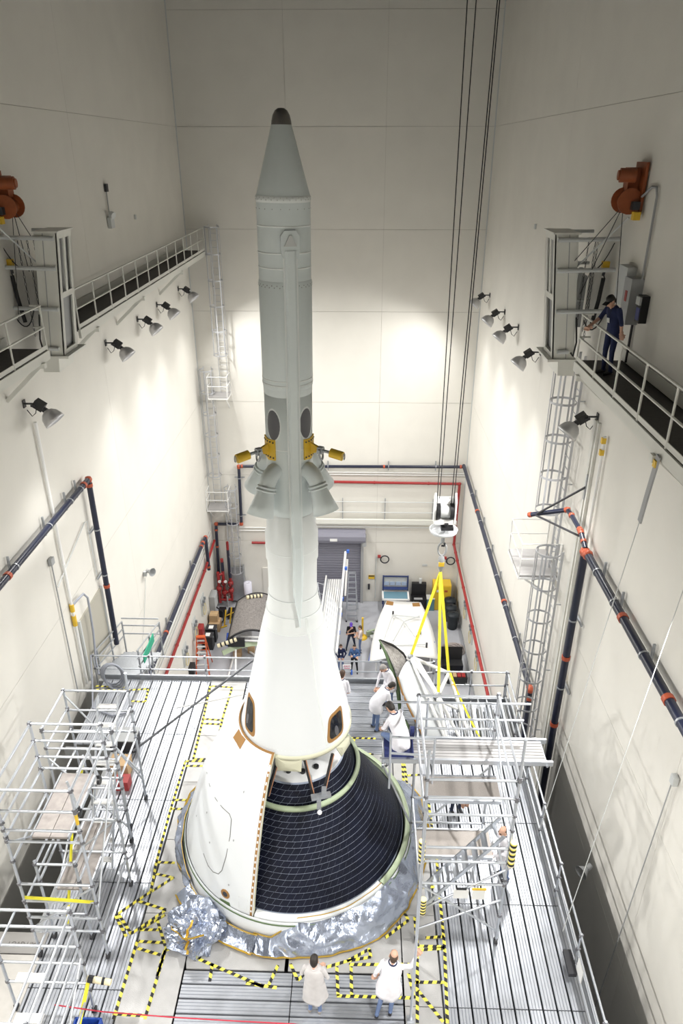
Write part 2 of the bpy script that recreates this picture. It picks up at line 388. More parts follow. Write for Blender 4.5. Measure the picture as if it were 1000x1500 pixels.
# ---------------------------------------------------------------- flood lamps on the walls (they light the hall)
M_refl = mat('lamp_reflector', (.55, .55, .56), .35, .5)
M_refl_in = mat('lamp_inner', (.9, .9, .9), .3)
def lamp_proto():
    e = empty('flood_lamp', (0, 0, 0))
    # local: wall at x=0, hall towards +x ; dome opens along (0.62,0,-0.78)
    ax = Vector((.64, -.12, -.76)).normalized(); c = Vector((.52, 0, -.12))
    u = ax.orthogonal().normalized(); v = ax.cross(u)
    b = MB(); prof = [(.05, 0), (.15, .05), (.23, .14), (.27, .27), (.285, .36)]
    n = 20; vs = []
    for r, t in prof:
        for i in range(n): a = 2 * math.pi * i / n; vs.append(c + ax * t + u * (r * math.cos(a)) + v * (r * math.sin(a)))
    fs = [(j * n + i, j * n + (i + 1) % n, (j + 1) * n + (i + 1) % n, (j + 1) * n + i) for j in range(len(prof) - 1) for i in range(n)]
    fs.append(tuple(range(n)))
    dome = b.add(vs, fs, True).build('reflector', M_refl, e, flip=False)
    md = dome.modifiers.new('thick', 'SOLIDIFY'); md.thickness = .008
    rot = Quaternion((0, 1, 0), R(35)).to_matrix()
    bal = MB().box(c - ax * .16 + Vector((-.03, 0, .02)), (.26, .24, .20), rot).build('ballast_box', M_black, e)
    MB().box(c - ax * .02, (.12, .12, .10), rot).build('socket', M_dark, bal)
    MB().tube((0, 0, .06), (.30, 0, .06), .025).box((.01, 0, .06), (.03, .14, .2)).box((.28, 0, .04), (.12, .26, .05)).build('arm', M_dark, e)
    MB().path([(.30, .05, .0), (.22, .09, -.22), (.12, .08, -.30), (.03, .05, -.12)], .012, 6).build('cord', M_black, e)
    MB().lathe([(0, -.055), (.055, -.03), (.07, .0), (.055, .05), (.0, .07)], c + ax * .14, 12).build('bulb', M_sky, e)
    return e, ax, c
lampE, lampA, lampC = lamp_proto()
LY = [17.4, 23.9, 27.7, 30.6, 34.5]
LAB_L = ['grey dome flood lamp on the left wall under the catwalk, nearest the viewer', 'grey dome flood lamp below the left catwalk, second from the viewer', 'grey dome flood lamp below the left catwalk, third from the viewer', 'grey dome flood lamp below the left catwalk, fourth from the viewer', 'grey dome flood lamp below the left catwalk, nearest the end wall']
LAB_R = ['grey dome flood lamp on the right wall below the catwalk person', 'grey dome flood lamp on the right wall beside the gantry column foot', 'grey dome flood lamp on the right wall, third from the end wall', 'grey dome flood lamp on the right wall, second from the end wall', 'grey dome flood lamp on the right wall, nearest the end wall']
first = True
for side in (0, 1):
    for i, y in enumerate(LY + [9.2, 3.3, -1.2]):  # near lamps out of view, added to light the near end
        z = 18.72 if side == 0 else 18.5
        base = T(XL, y, z) if side == 0 else T(XR, y, z) @ Matrix.Diagonal((-1, 1, 1, 1))
        lab = (LAB_L if side == 0 else LAB_R)[i] if i < 5 else 'grey dome flood lamp on the %s wall %s' % ('left' if side == 0 else 'right', ['just outside the near picture edge', 'added level with the viewer for light', 'added behind the viewer for light'][i - 5])
        if first: lampE.matrix_basis = base; o = lampE; first = False
        else: o = copy_tree(lampE, base)
        tag(o, lab, 'lamp', 'wall flood lamps')
        ld = bpy.data.lights.new('flood_light', 'SPOT'); ld.energy = LAMP_W; ld.spot_size = R(136); ld.spot_blend = 1.0; ld.shadow_soft_size = .22; ld.color = (1, .985, .955)
        lo = bpy.data.objects.new('flood_light', ld); COL.objects.link(lo)
        d = Vector((lampA.x * (1 if side == 0 else -1), lampA.y, lampA.z))
        p = base @ (lampC + lampA * .38)
        lo.matrix_basis = T(*p) @ d.to_track_quat('-Z', 'Y').to_matrix().to_4x4()
# ================================================================ LAUNCH ABORT TOWER + CREW MODULE
LEAN = R(.5)
MST = T(AX, AY, ZP) @ Matrix.Rotation(LEAN, 4, 'Y') @ T(0, 0, -ZP)
MSTI = MST.inverted()
FR = math.atan2(-AY, -AX)          # direction of the viewer from the axis
def zf(y, r=.44): return (MSTI @ PY(420, y, AY - r)).z
PROF_T = [(.155, 24.86), (.425, 23.88), (.432, 23.86), (.432, 23.78), (.43, 23.76), (.43, 22.62), (.44, 22.58), (.44, 20.85), (.428, 20.82), (.428, 20.72), (.422, 20.68), (.42, 19.4), (.43, 19.2), (.46, 18.4), (.475, 18.2), (.475, 17.95), (.515, 17.9), (.515, 17.35), (.49, 17.3), (.485, 16.75), (.52, 16.4), (.63, 15.85), (1.21, 13.20)]
PROF_O = [(1.24, 13.28), (1.46, 13.06), (1.68, 12.75), (1.87, 12.4), (2.05, 12.02), (2.30, 11.35), (2.52, 10.65), (2.62, 10.3), (2.68, 10.0)]
PROF_C = [(1.077, 12.30), (2.52, 10.04)]
def rad(prof, z):
    for (r0, z0), (r1, z1) in zip(prof[:-1], prof[1:]):
        if z1 <= z <= z0: return r0 + (r1 - r0) * (z0 - z) / max(1e-9, z0 - z1)
    return prof[0][0] if z > prof[0][1] else prof[-1][0]
def hit(prof, x, y):
    """where the line of sight through a pixel meets a body of revolution: (angle, z)"""
    d = (MSTI.to_3x3() @ ray(x, y)); o = MSTI @ CAM
    t = (math.hypot(o.x, o.y) - 4.0) / math.hypot(d.x, d.y); dt = .004
    best = None
    while t < 30:
        p = o + d * t
        if prof[-1][1] <= p.z <= prof[0][1]:
            e = math.hypot(p.x, p.y) - rad(prof, p.z)
            if e <= 0: return math.atan2(p.y, p.x), p.z
            if best is None or e < best[0]: best = (e, math.atan2(p.y, p.x), p.z)
        t += dt
    return best[1], best[2]
def sp(prof, a, z, off=0.0):
    r = rad(prof, z) + off
    return Vector((r * math.cos(a), r * math.sin(a), z))
las = empty('launch_abort_tower', (AX, AY, ZP), 'tall white launch abort tower with conical fairing standing over the crew capsule', 'rocket tower')
def lp(b, name, m, parent=las, **k): return b.build(name, m, parent, MST, **k)
tip = lp(MB().lathe([(.0, 25.085), (.05, 25.08), (.095, 25.05), (.13, 24.99), (.150, 24.91), (.155, 24.86)], n=32), 'nose_tip', mat('nose_metal', (.16, .15, .145), .3, .6))
nose = lp(MB().lathe([(.153, 24.862), (.155, 24.86), (.425, 23.88)], n=64), 'nose_cone', M_rock)
lp(MB().lathe([(.425, 23.885), (.434, 23.88), (.434, 23.80), (.428, 23.79)], n=64), 'joint_ring', M_rock2)
lp(MB().lathe([(.43, 23.79), (.43, 22.62)], n=64), 'upper_case', M_rock)
lp(MB().lathe([(.43, 22.62), (.441, 22.60), (.441, 20.85), (.43, 20.82)], n=64), 'motor_case', M_rock)
lp(MB().lathe([(.43, 20.82), (.43, 20.72), (.418, 20.70), (.418, 20.685), (.426, 20.68), (.424, 19.45), (.435, 19.2), (.46, 18.4)], n=64), 'jettison_motor', M_rock)
lp(MB().lathe([(.46, 18.4), (.478, 18.38), (.478, 17.98), (.515, 17.92), (.515, 17.35), (.49, 17.30)], n=64), 'interstage', mat('rocket_lower_lit', (.77, .80, .80), .42))  # lighter copy of the tower paint, lamp light on the lower part put into colour
lp(MB().lathe([(.49, 17.30), (.485, 16.75), (.495, 16.55), (.52, 16.38), (.57, 16.12), (.63, 15.85)], n=64), 'adapter', MATS['rocket_lower_lit'])
cone = lp(MB().lathe([(.63, 15.85), (.64, 15.83), (1.205, 13.26), (1.215, 13.20), (1.19, 13.16), (1.0, 13.3)], n=96), 'fairing_cone', M_fair)
lp(MB().lathe([(1.20, 13.22), (1.235, 13.21), (1.235, 13.11), (1.17, 13.10), (1.16, 13.2)], n=96), 'base_ring', M_olive)
# raised weld / joint bands
for z in (23.45, 23.05, 22.82, 20.98, 20.90, 19.72, 17.6, 16.55, 16.2, 15.85):
    r = rad(PROF_T, z); lp(MB().lathe([(r, z + .012), (r + .005, z + .010), (r + .005, z - .010), (r, z - .012)], n=64), 'joint_band', M_rock2)
# bolt circles
def bolts(z, n, r_, m, prof=PROF_T, size=.010, z2=None):
    b = MB()
    for i in range(n):
        a = 2 * math.pi * i / n; zz = z if (z2 is None or i % 2) else z2
        p = sp(prof, a, zz, 0.002); d = Vector((math.cos(a), math.sin(a), 0))
        b.tube(p, p + d * .006, size, 6)
    tag(lp(b, 'bolt_circle', m), kind='stuff')
bolts(23.83, 56, .43, M_lgrey, z2=23.86); bolts(22.56, 60, .44, M_grey, z2=22.53, size=.009); bolts(23.70, 20, .43, M_grey, size=.007); bolts(20.88, 48, .44, M_rock2, size=.008); bolts(19.66, 48, .43, M_rock2, size=.008); bolts(19.10, 40, .43, M_rock2, size=.008); bolts(13.33, 90, 1.2, M_rock2, size=.008)
# raceway down the side
RA = FR + R(11)
def raceway(a, z0, z1, wd=.19, th=.055):
    b = MB(); n = 60; vs = []
    sd = Vector((-math.sin(a), math.cos(a), 0)); rd = Vector((math.cos(a), math.sin(a), 0))
    for i in range(n + 1):
        z = z0 + (z1 - z0) * i / n; r = rad(PROF_T, z) - .01; k = 1.0 if i < n - 6 else max(.12, (n - i) / 6.0)
        c = rd * r + Vector((0, 0, z))
        for s_, h in ((-.5, -.02), (-.46, th), (-.3, th + .02), (.3, th + .02), (.46, th), (.5, -.02)): vs.append(c + sd * (s_ * wd * k) + rd * h)
    fs = [(i * 6 + k, i * 6 + k + 1, i * 6 + 7 + k, i * 6 + 6 + k) for i in range(n) for k in range(5)] + [(0, 1, 2, 3, 4, 5)[::-1]]
    return b.add(vs, fs)
rw = lp(raceway(RA, 23.10, 16.05), 'raceway', M_rock)
for s_ in (-1, 1):
    b = MB(); sd = Vector((-math.sin(RA), math.cos(RA), 0)) * (s_ * .105); rd = Vector((math.cos(RA), math.sin(RA), 0))
    b.ribbon([rd * (rad(PROF_T, z) + .006) + sd + Vector((0, 0, z)) for z in [23.1 - .1 * i for i in range(63)]], sd, .03, .01)
    lp(b, 'raceway_flange', M_rock2, rw)
b = MB(); sd = Vector((-math.sin(RA), math.cos(RA), 0)); rd = Vector((math.cos(RA), math.sin(RA), 0))
hood_poly = [rd * .40 + sd * x + Vector((0, 0, z)) for x, z in ((-.15, 23.08), (-.11, 22.98), (.11, 22.98), (.15, 23.08), (.15, 23.32), (.09, 23.40), (-.09, 23.40), (-.15, 23.32))]
pod = lp(b.prism(hood_poly, 0, rd * .07), 'raceway_pod', M_rock)
lp(MB().prism([rd * .46 + sd * x + Vector((0, 0, z)) for x, z in ((-.10, 23.17), (.10, 23.17), (.02, 23.33), (-.02, 23.33))], 0, rd * .035), 'vent_scoop', M_lgrey, pod)
# conformal patches on a body of revolution
def patch(prof, pts, off, n_sub=1):
    """pts: outline as (angle, z); fan from the centre, raised by off"""
    ca = sum(p[0] for p in pts) / len(pts); cz = sum(p[1] for p in pts) / len(pts)
    b = MB(); rings = []; K = 4; n = len(pts); vs = [sp(prof, ca, cz, off)]
    for k in range(1, K + 1):
        t = k / K; vs += [sp(prof, ca + (a - ca) * t, cz + (z - cz) * t, off) for a, z in pts]
    vs += [sp(prof, a, z, -.02) for a, z in pts]
    fs = [(0, 1 + i, 1 + (i + 1) % n) for i in range(n)]
    for k in range(K): fs += [(1 + k * n + i, 1 + (k + 1) * n + i, 1 + (k + 1) * n + (i + 1) % n, 1 + k * n + (i + 1) % n) for i in range(n)]
    return b.add(vs, fs)
def oval(a, z, da, dz, n=24, p=2.0):
    o = []
    for i in range(n):
        t = 2 * math.pi * i / n; c, s_ = math.cos(t), math.sin(t)
        o.append((a + da * math.copysign(abs(c) ** (2 / p), c), z + dz * math.copysign(abs(s_) ** (2 / p), s_)))
    return o
for k, (x, y) in enumerate(((399, 623), (447, 620))):
    a, z = hit(PROF_T, x + 2 - 1, y)
    f = lp(patch(PROF_T, oval(a, z, .385, .31), .006), 'port_rim', M_rock2)
    lp(patch(PROF_T, oval(a, z, .335, .275), .012), 'port_cover', mat('port_grey', (.11, .11, .125), .35), f)
    # the two ports on the far side
    a2 = a + math.pi
    f = lp(patch(PROF_T, oval(a2, z, .385, .31), .006), 'port_rim', M_rock2)
    lp(patch(PROF_T, oval(a2, z, .335, .275), .012), 'port_cover', MATS['port_grey'], f)
# yellow lifting brackets
zb = zf(664)
for a in (FR - R(60), FR + R(60)):
    br = lp(patch(PROF_T, [(a - .42, zb + .22), (a, zb + .20), (a + .42, zb + .22), (a + .42, zb - .17), (a, zb - .20), (a - .42, zb - .17)], .03), 'lifting_bracket', M_yellow)
    rd = Vector((math.cos(a), math.sin(a), 0)); up = Vector((0, 0, 1)); sd = Vector((-math.sin(a), math.cos(a), 0))
    b = MB()
    for i in range(5):
        for zz in (.165, -.125):
            p = sp(PROF_T, a + (-.34 + .17 * i), zb + zz, .028); d = Vector((p.x, p.y, 0)).normalized(); b.tube(p, p + d * .012, .016, 6)
    tag(lp(b, 'bracket_bolt', M_dark, br), kind='stuff')
    lp(MB().prism([rd * .44 + sd * -.025 + up * (zb + .12), rd * .62 + sd * -.025 + up * (zb + .05), rd * .62 + sd * -.025 + up * (zb - .03), rd * .44 + sd * -.025 + up * (zb - .10)], 0, sd * .05), 'lug', M_yellow, br)
    pc = rd * .64 + up * zb
    lp(MB().tube(pc - sd * .10, pc + sd * .10, .035, 10).box(pc, (.10, .10, .12), RZ(a).to_3x3()), 'clevis', M_galv, br)
    lp(MB().path([pc + sd * (.07 * math.cos(t)) + up * (-.02 - .16 * math.sin(t)) + rd * .03 * math.sin(t) for t in [math.pi * i / 8 for i in range(9)]], .02, 6), 'shackle', M_galv, br)
    lp(MB().tube(pc, pc + rd * .22 + up * -.015, .03, 8), 'stud', M_galv, br)
    e0 = pc + rd * .20 + up * -.015; lp(MB().tube(e0, e0 + rd * .24 + up * -.03, .085, 12), 'yellow_sleeve', M_yellow, br)
    e1 = e0 + rd * .27 + up * -.03
    lp(MB().path([e1 + sd * (.03 * math.cos(t)) + up * (.055 * math.sin(t)) for t in [2 * math.pi * i / 10 for i in range(10)]], .010, 5, True), 'pull_ring', M_galv, br)
# four canted exhaust nozzles
def nozzle(a):
    rd = Vector((math.cos(a), math.sin(a), 0)); zt = zf(706, .6)
    def q(r, z): return rd * r + Vector((0, 0, z))
    path = [q(.30, zt + .10), q(.46, zt + .10), q(.57, zt + .04), q(.64, zt - .06), q(.68, zt - .16)]
    n_ = lp(MB().path(path, [.15, .155, .155, .15, .142], 16), 'nozzle', M_rock)
    ax = Vector((rd.x * .40, rd.y * .40, -.92)).normalized(); c = path[-1]
    u = ax.orthogonal().normalized(); v = ax.cross(u)
    def rings(prof, n=24):
        vs = [c + ax * t + u * (r * math.cos(2 * math.pi * i / n)) + v * (r * math.sin(2 * math.pi * i / n)) for r, t in prof for i in range(n)]
        return MB().add(vs, [(j * n + i, j * n + (i + 1) % n, (j + 1) * n + (i + 1) % n, (j + 1) * n + i) for j in range(len(prof) - 1) for i in range(n)], True)
    lp(rings([(.14, -.05), (.175, -.045), (.178, -.015), (.16, -.008), (.16, .01), (.185, .018), (.187, .045), (.165, .055)]), 'throat_flange', M_rock, n_)
    lp(rings([(.150, .05), (.165, .10), (.205, .30), (.25, .50), (.24, .50), (.18, .25), (.10, .08)]), 'exit_bell', M_rock, n_)
for a in (FR - R(40), FR + R(46), FR + R(134), FR - R(132)): nozzle(a)
# windows in the fairing cone
for (x, y), da, dz in (((366, 1046), .21, .40), ((492, 1061), .235, .31)):
    a, z = hit(PROF_T, x, y)
    f = lp(patch(PROF_T, [(aa + .22 * (zz - z) * (1 if x > 430 else -1), zz) for aa, zz in oval(a, z, da, dz, 32, 4.5)], .012), 'window_frame', M_bronze)
    pn = lp(patch(PROF_T, [(aa + .22 * (zz - z) * (1 if x > 430 else -1), zz) for aa, zz in oval(a, z, da - .055, dz - .075, 32, 4.5)], .018), 'window_pane', mat('window_dark', (.015, .016, .018), .08), f)
    lp(patch(PROF_T, oval(a - .03, z - .12, .05, .12, 16), .022), 'pane_oval', mat('pane_oval_grey', (.10, .10, .11), .4), pn)  # small grey oval on the dark pane
# faint stripe down the fairing cone and small markings
b = MB(); b.ribbon([sp(PROF_T, hit(PROF_T, x, y)[0], hit(PROF_T, x, y)[1], .008) for x, y in ((448, 905), (455, 950), (461, 1000), (469, 1050), (477, 1092))], (1, 0, 0), .055, .006)
lp(b, 'seam_strip', M_rock2)
# the fairing panel left in place (the neighbouring one is off)
PA1 = hit(PROF_O, 371, 1335)[0]
PA0 = PA1 - R(128)
pr_o = PROF_O; pr_i = [(r - .05, z) for r, z in PROF_O]
fp = lp(MB().lathe(pr_o, n=64, a0=PA0, a1=PA1).lathe(pr_i, n=64, a0=PA0, a1=PA1), 'fairing_panel', M_fair)
def zs(n, z0=10.0, z1=13.26): return [z0 + (z1 - z0) * i / n for i in range(n + 1)]
b = MB(); vs = []
for z in zs(30): vs += [sp(PROF_O, PA1, z, .004), sp(PROF_O, PA1, z, -.09)]
b.add(vs, [(2 * i, 2 * i + 1, 2 * i + 3, 2 * i + 2) for i in range(30)])
lp(b, 'edge_flange', M_olive, fp)
def strip(prof, path, wd, off, m, name, parent):
    P_ = [sp(prof, a, z, off) for a, z in path]; vs = []
    for i, p in enumerate(P_):
        t = (P_[min(i + 1, len(P_) - 1)] - P_[max(i - 1, 0)]).normalized(); nn = Vector((p.x, p.y, rad(prof, path[i][1]) * .45)).normalized()
        sd = t.cross(nn).normalized() * wd / 2; vs += [p - sd, p + sd, p + sd - nn * .02, p - sd - nn * .02]
    n = len(P_)
    return lp(MB().add(vs, [(i * 4 + k, i * 4 + (k + 1) % 4, i * 4 + 4 + (k + 1) % 4, i * 4 + 4 + k) for i in range(n - 1) for k in range(4)]), name, m, parent)
strip(PROF_O, [(PA1 - .02, z) for z in zs(20)], .05, .004, M_bronze, 'edge_strip', fp)
for i in range(22):
    z = 10.1 + 3.1 * i / 22; strip(PROF_O, [(PA1 - .02, z), (PA1 - .02, z + .05)], .03, .008, M_white, 'edge_clip', fp)
strip(PROF_O, [(PA0 + (PA1 - PA0) * i / 30, 13.27) for i in range(31)], .05, .012, M_bronze, 'top_strip', fp)
ah, zh = hit(PROF_O, 350, 1085); 
for i in range(1): lp(patch(PROF_O, [(hit(PROF_O, x, y)) for x, y in ((350, 1068), (360, 1083), (352, 1097), (342, 1080))], .012), 'hinge_plate', M_bronze, fp)
line = [hit(PROF_O, x, y) for x, y in ((303, 1131), (307, 1150), (316, 1170), (326, 1183), (336, 1192), (339, 1200), (337, 1225), (331, 1255), (325, 1275), (320, 1280), (312, 1277), (305, 1268), (298, 1250))]
strip(PROF_O, line, .018, .004, mat('outline_grey', (.16, .16, .16), .6), 'hatch_outline', fp)
for x, y in ((357, 1160), (303, 1190), (288, 1195), (307, 1234), (342, 1231), (335, 1296)): lp(patch(PROF_O, oval(*hit(PROF_O, x, y), .008, .022, 10), .006), 'port_plug', M_grey, fp)
a, z = hit(PROF_O, 330, 1309)
f = lp(patch(PROF_O, oval(a, z, .045, .10, 20), .012), 'port_ring', M_bronze, fp); lp(patch(PROF_O, oval(a, z, .024, .055, 16), .018), 'port_glass', M_glass, f)
lp(patch(PROF_O, [hit(PROF_O, x, y) for x, y in ((322, 1315), (336, 1322), (336, 1330), (322, 1323))], .012), 'latch_plate', M_dgreen, fp)
for q in (((350, 1312), (363, 1318), (361, 1335), (350, 1329)),): strip(PROF_O, [hit(PROF_O, x, y) for x, y in q + (q[0],)], .008, .003, M_lgrey, 'cover_outline', fp)
# olive flaps below the cone and the struts down to the capsule
def flap(pts, m=M_olive):
    lp(patch([(1.235, 13.3), (1.22, 12.6)], [hit([(1.235, 13.3), (1.22, 12.6)], x, y) for x, y in pts], .01), 'skirt_flap', m)
flap(((403, 1108), (442, 1113), (441, 1130), (404, 1128))); flap(((492, 1095), (512, 1077), (516, 1090), (500, 1108)))
bm_p = [(1.32, 11.98), (1.33, 11.97)]
def cp(x, y, r): # point seen at a pixel at a given distance towards the viewer from the axis
    return MSTI @ PY(x, y, AY - r)
for (a_, b_) in (((446, 1112, 1.15), (459, 1166, 1.33)), ((487, 1104, .95), (475, 1156, 1.28)), ((405, 1118, 1.15), (392, 1165, 1.35))):
    p, q = cp(*a_), cp(*b_); st = lp(MB().tube(p, q, .035, 8), 'strut', M_black)
    lp(MB().tube(p + Vector((.03, -.02, 0)), q + Vector((.03, -.02, 0)), .012, 5), 'strut_line', mat('copper', (.45, .22, .12), .5), st)
c0 = cp(470, 1166, 1.42)
bk = lp(MB().box(c0, (.42, .12, .07), Quaternion((0, 0, 1), .25).to_matrix()).box(c0 + Vector((.06, .05, .07)), (.10, .12, .2)), 'strut_bracket', M_galv)
lp(MB().box(cp(467, 1178, 1.5), (.09, .08, .24)), 'bracket_arm', M_galv, bk); lp(MB().tube(cp(468, 1190, 1.58), cp(468, 1190, 1.64), .05, 12), 'arm_pad', M_white, bk)
# ---------------------------------------------------------------- crew module under the tower
cm = empty('crew_module', (AX, AY, ZP), 'black tiled cone of the crew capsule exposed below the white fairing', 'spacecraft capsule')
M_tile = mat('black_tile', (.006, .008, .020), .5, noise_amt=.3, noise_scale=3.0, spec=.18)
M_gap = mat('tile_gap', (.34, .39, .50), .6)
lp(MB().lathe([(1.0, 12.3)] + PROF_C + [(2.52, 9.9), (2.45, 9.8)], n=96), 'pressure_shell', M_gap, cm)
z_top, z_bot = 12.28, 10.06; nrow = 20; slope = math.atan2(2.52 - 1.077, 12.30 - 10.04)
tiles = []
gap_v, gap_h = .005, .009
for i in range(nrow):
    z1 = z_top - (z_top - z_bot) * i / nrow; z0 = z_top - (z_top - z_bot) * (i + 1) / nrow
    rm = rad(PROF_C, (z0 + z1) / 2); n = max(24, round(2 * math.pi * rm / .165)); da = 2 * math.pi / n
    skew = .22 * da
    # shared mesh of one tile of this row, built at angle 0
    b = MB(); vs = []
    g = gap_v / 2 / rm; dz = gap_h / 2 * math.cos(slope)
    for zz, sk in ((z0 + dz, -skew), (z1 - dz, skew)):
        for aa in (-da / 2 + g, 0, da / 2 - g):
            vs.append(sp(PROF_C, aa + sk, zz, 0.0)); vs.append(sp(PROF_C, aa + sk, zz, .004))
    b.add(vs, [(1, 3, 9, 7), (3, 5, 11, 9), (0, 1, 7, 6), (4, 10, 11, 5), (0, 2, 3, 1), (2, 4, 5, 3), (6, 7, 9, 8), (8, 9, 11, 10)])
    me = b.mesh('tile', M_tile)
    off = random.random() * da
    for k in range(n):
        a = FR + k * da + off; rel = (a - FR + math.pi) % (2 * math.pi) - math.pi
        c = sp(PROF_C, a, (z0 + z1) / 2); vis = -R(32) < rel < R(120) and z1 < 12.2
        nrm = Vector((math.cos(a), math.sin(a), .64)).normalized(); vw = (MST @ c - CAM)
        facing = -nrm.dot(vw.normalized()) / vw.length
        tiles.append((facing if vis else -1 - random.random() * .01, me, a, b))
tiles.sort(key=lambda t: -t[0])
for f_, me, a, b in tiles[:300]: link(bpy.data.objects.new('tile', me), cm, MST @ RZ(a))
rest = MB()
for f_, me, a, b in tiles[300:]:
    m_ = RZ(a); rest.add([m_ @ Vector(v) for v in b.v], b.f)
tag(lp(rest, 'tile_field', M_tile, cm), kind='stuff')
lp(MB().lathe([(1.36, 11.93), (1.40, 11.97), (1.46, 11.90), (1.43, 11.82), (1.38, 11.84)], n=96), 'green_ring', M_green, cm)
lp(MB().lathe([(2.58, 10.10), (2.68, 10.10), (2.69, 10.02), (2.56, 10.0)], n=96, a0=FR + R(42), a1=PA0 + 2 * math.pi - .01), 'base_flange', M_green, cm)
lp(MB().lathe([(2.53, 10.06), (2.66, 10.07), (2.70, 10.02), (2.56, 10.0)], n=48, a0=PA1 + .01, a1=FR + R(42)), 'base_flange', M_fair, cm)
lp(MB().lathe([(2.70, 10.02), (2.74, 9.95), (2.76, 9.35), (2.74, 9.1)], n=96), 'adapter_ring', M_fair, cm)
lp(MB().lathe([(2.57, 10.0), (2.55, 9.6), (2.4, 9.55)], n=96), 'inner_wall', M_black, cm)
strip_g = lp(MB().lathe([(2.735, 9.985), (2.745, 9.98), (2.748, 9.955), (2.738, 9.95)], n=96), 'green_seam', M_dgreen, cm)
# forward bay seen between the struts
lp(MB().lathe([(.02, 12.42), (.66, 12.42), (1.0, 12.37), (1.07, 12.29)], n=64), 'forward_bulkhead', mat('bay_white', (.70, .71, .72), .4), cm)
lp(MB().lathe([(.36, 12.52), (.40, 12.54), (.48, 12.52), (.48, 12.4)], n=40), 'hatch_ring', M_lgrey, cm)
lp(MB().lathe([(.01, 12.50), (.36, 12.50)], n=40), 'hatch', M_dark, cm)
for da_, r_ in ((-.25, .84), (.12, .86), (.5, .84)):
    lp(MB().tube(Vector((r_ * math.cos(FR + da_), r_ * math.sin(FR + da_), 12.36)), Vector((r_ * math.cos(FR + da_), r_ * math.sin(FR + da_), 12.44)), .06 if da_ else .1, 14), 'vent_port', M_black, cm)
# ================================================================ CATWALKS, GANTRIES, LADDERS, PIPES
def catwalk(label, side, y0, y1, nposts, knees):
    x0, x1 = (XL, -7.5) if side < 0 else (4.9, XR)          # wall edge / outer edge
    xo, xw = (x1, x0) if side < 0 else (x0, x1)
    e = empty('catwalk', ((x0 + x1) / 2, (y0 + y1) / 2, ZC), label, 'catwalk')
    block('deck_grating', ((x0 + x1) / 2, (y0 + y1) / 2, ZC - .03), (x1 - x0 - .02, y1 - y0, .06), M_grate, e)
    span('edge_beam', (xo, y0, ZC - .13), (xo, y1, ZC - .13), .07, .22, M_steelw, e)
    span('toe_board', (xo, y0, ZC + .06), (xo, y1, ZC + .06), .015, .10, M_steelw, e)
    span('wall_kick_plate', (xw + (.03 if side < 0 else -.03), y0, ZC + .15), (xw + (.03 if side < 0 else -.03), y1, ZC + .15), .02, .25, M_steelw, e)
    for h in (1.02, .52): bar('rail', (xo, y0, ZC + h), (xo, y1, ZC + h), .024, M_steelw, e)
    for i in range(nposts):
        y = y0 + .04 + (y1 - y0 - .08) * i / (nposts - 1); bar('post', (xo, y, ZC - .2), (xo, y, ZC + 1.02), .024, M_steelw, e)
    for y in knees:
        s = span('knee_brace', (xo, y, ZC - .25), (xw, y, ZC - 1.15), .08, .10, M_steelw, e)
        block('gusset', (xo, y, ZC - .27), (.2, .14, .12), M_steelw, s)
    for y in (y0, y1):
        for h in (1.02, .52): bar('end_rail', (xo, y, ZC + h), (xo + (-.25 if side < 0 else .25), y, ZC + h), .022, M_steelw, e)
    return e
catwalk('long left catwalk with white railing running to the caged ladder', -1, 19.25, 36.4, 13, (20.5, 25.3, 31.2))
catwalk('short near left catwalk with white railing before the gantry column', -1, 8.0, 17.1, 6, (12.5, 16.6))
catwalk('right catwalk with white railing where a person stands', 1, 5.5, 16.4, 9, (15.9, 11.2, 7))
M_chain = mat('chain_steel', (.12, .12, .13), .4, .8)
def chain_run(b, p, q, n=None, r=.016):
    p, q = Vector(p), Vector(q); L = (q - p).length; n = n or max(3, int(L / .07)); d = (q - p).normalized(); u = d.orthogonal().normalized(); v = d.cross(u)
    for i in range(n):
        c = lerp(p, q, (i + .5) / n); w_ = u if i % 2 else v; h = L / n * .62
        b.path([c + d * (h * math.cos(t)) + w_ * (r * 1.3 * math.sin(t)) for t in [2 * math.pi * k / 6 for k in range(6)]], r * .42, 4, True)
    return b
def sag(p, q, s, n=10): return [lerp(p, q, i / n) + Vector((0, 0, -s * 4 * (i / n) * (1 - i / n))) for i in range(n + 1)]
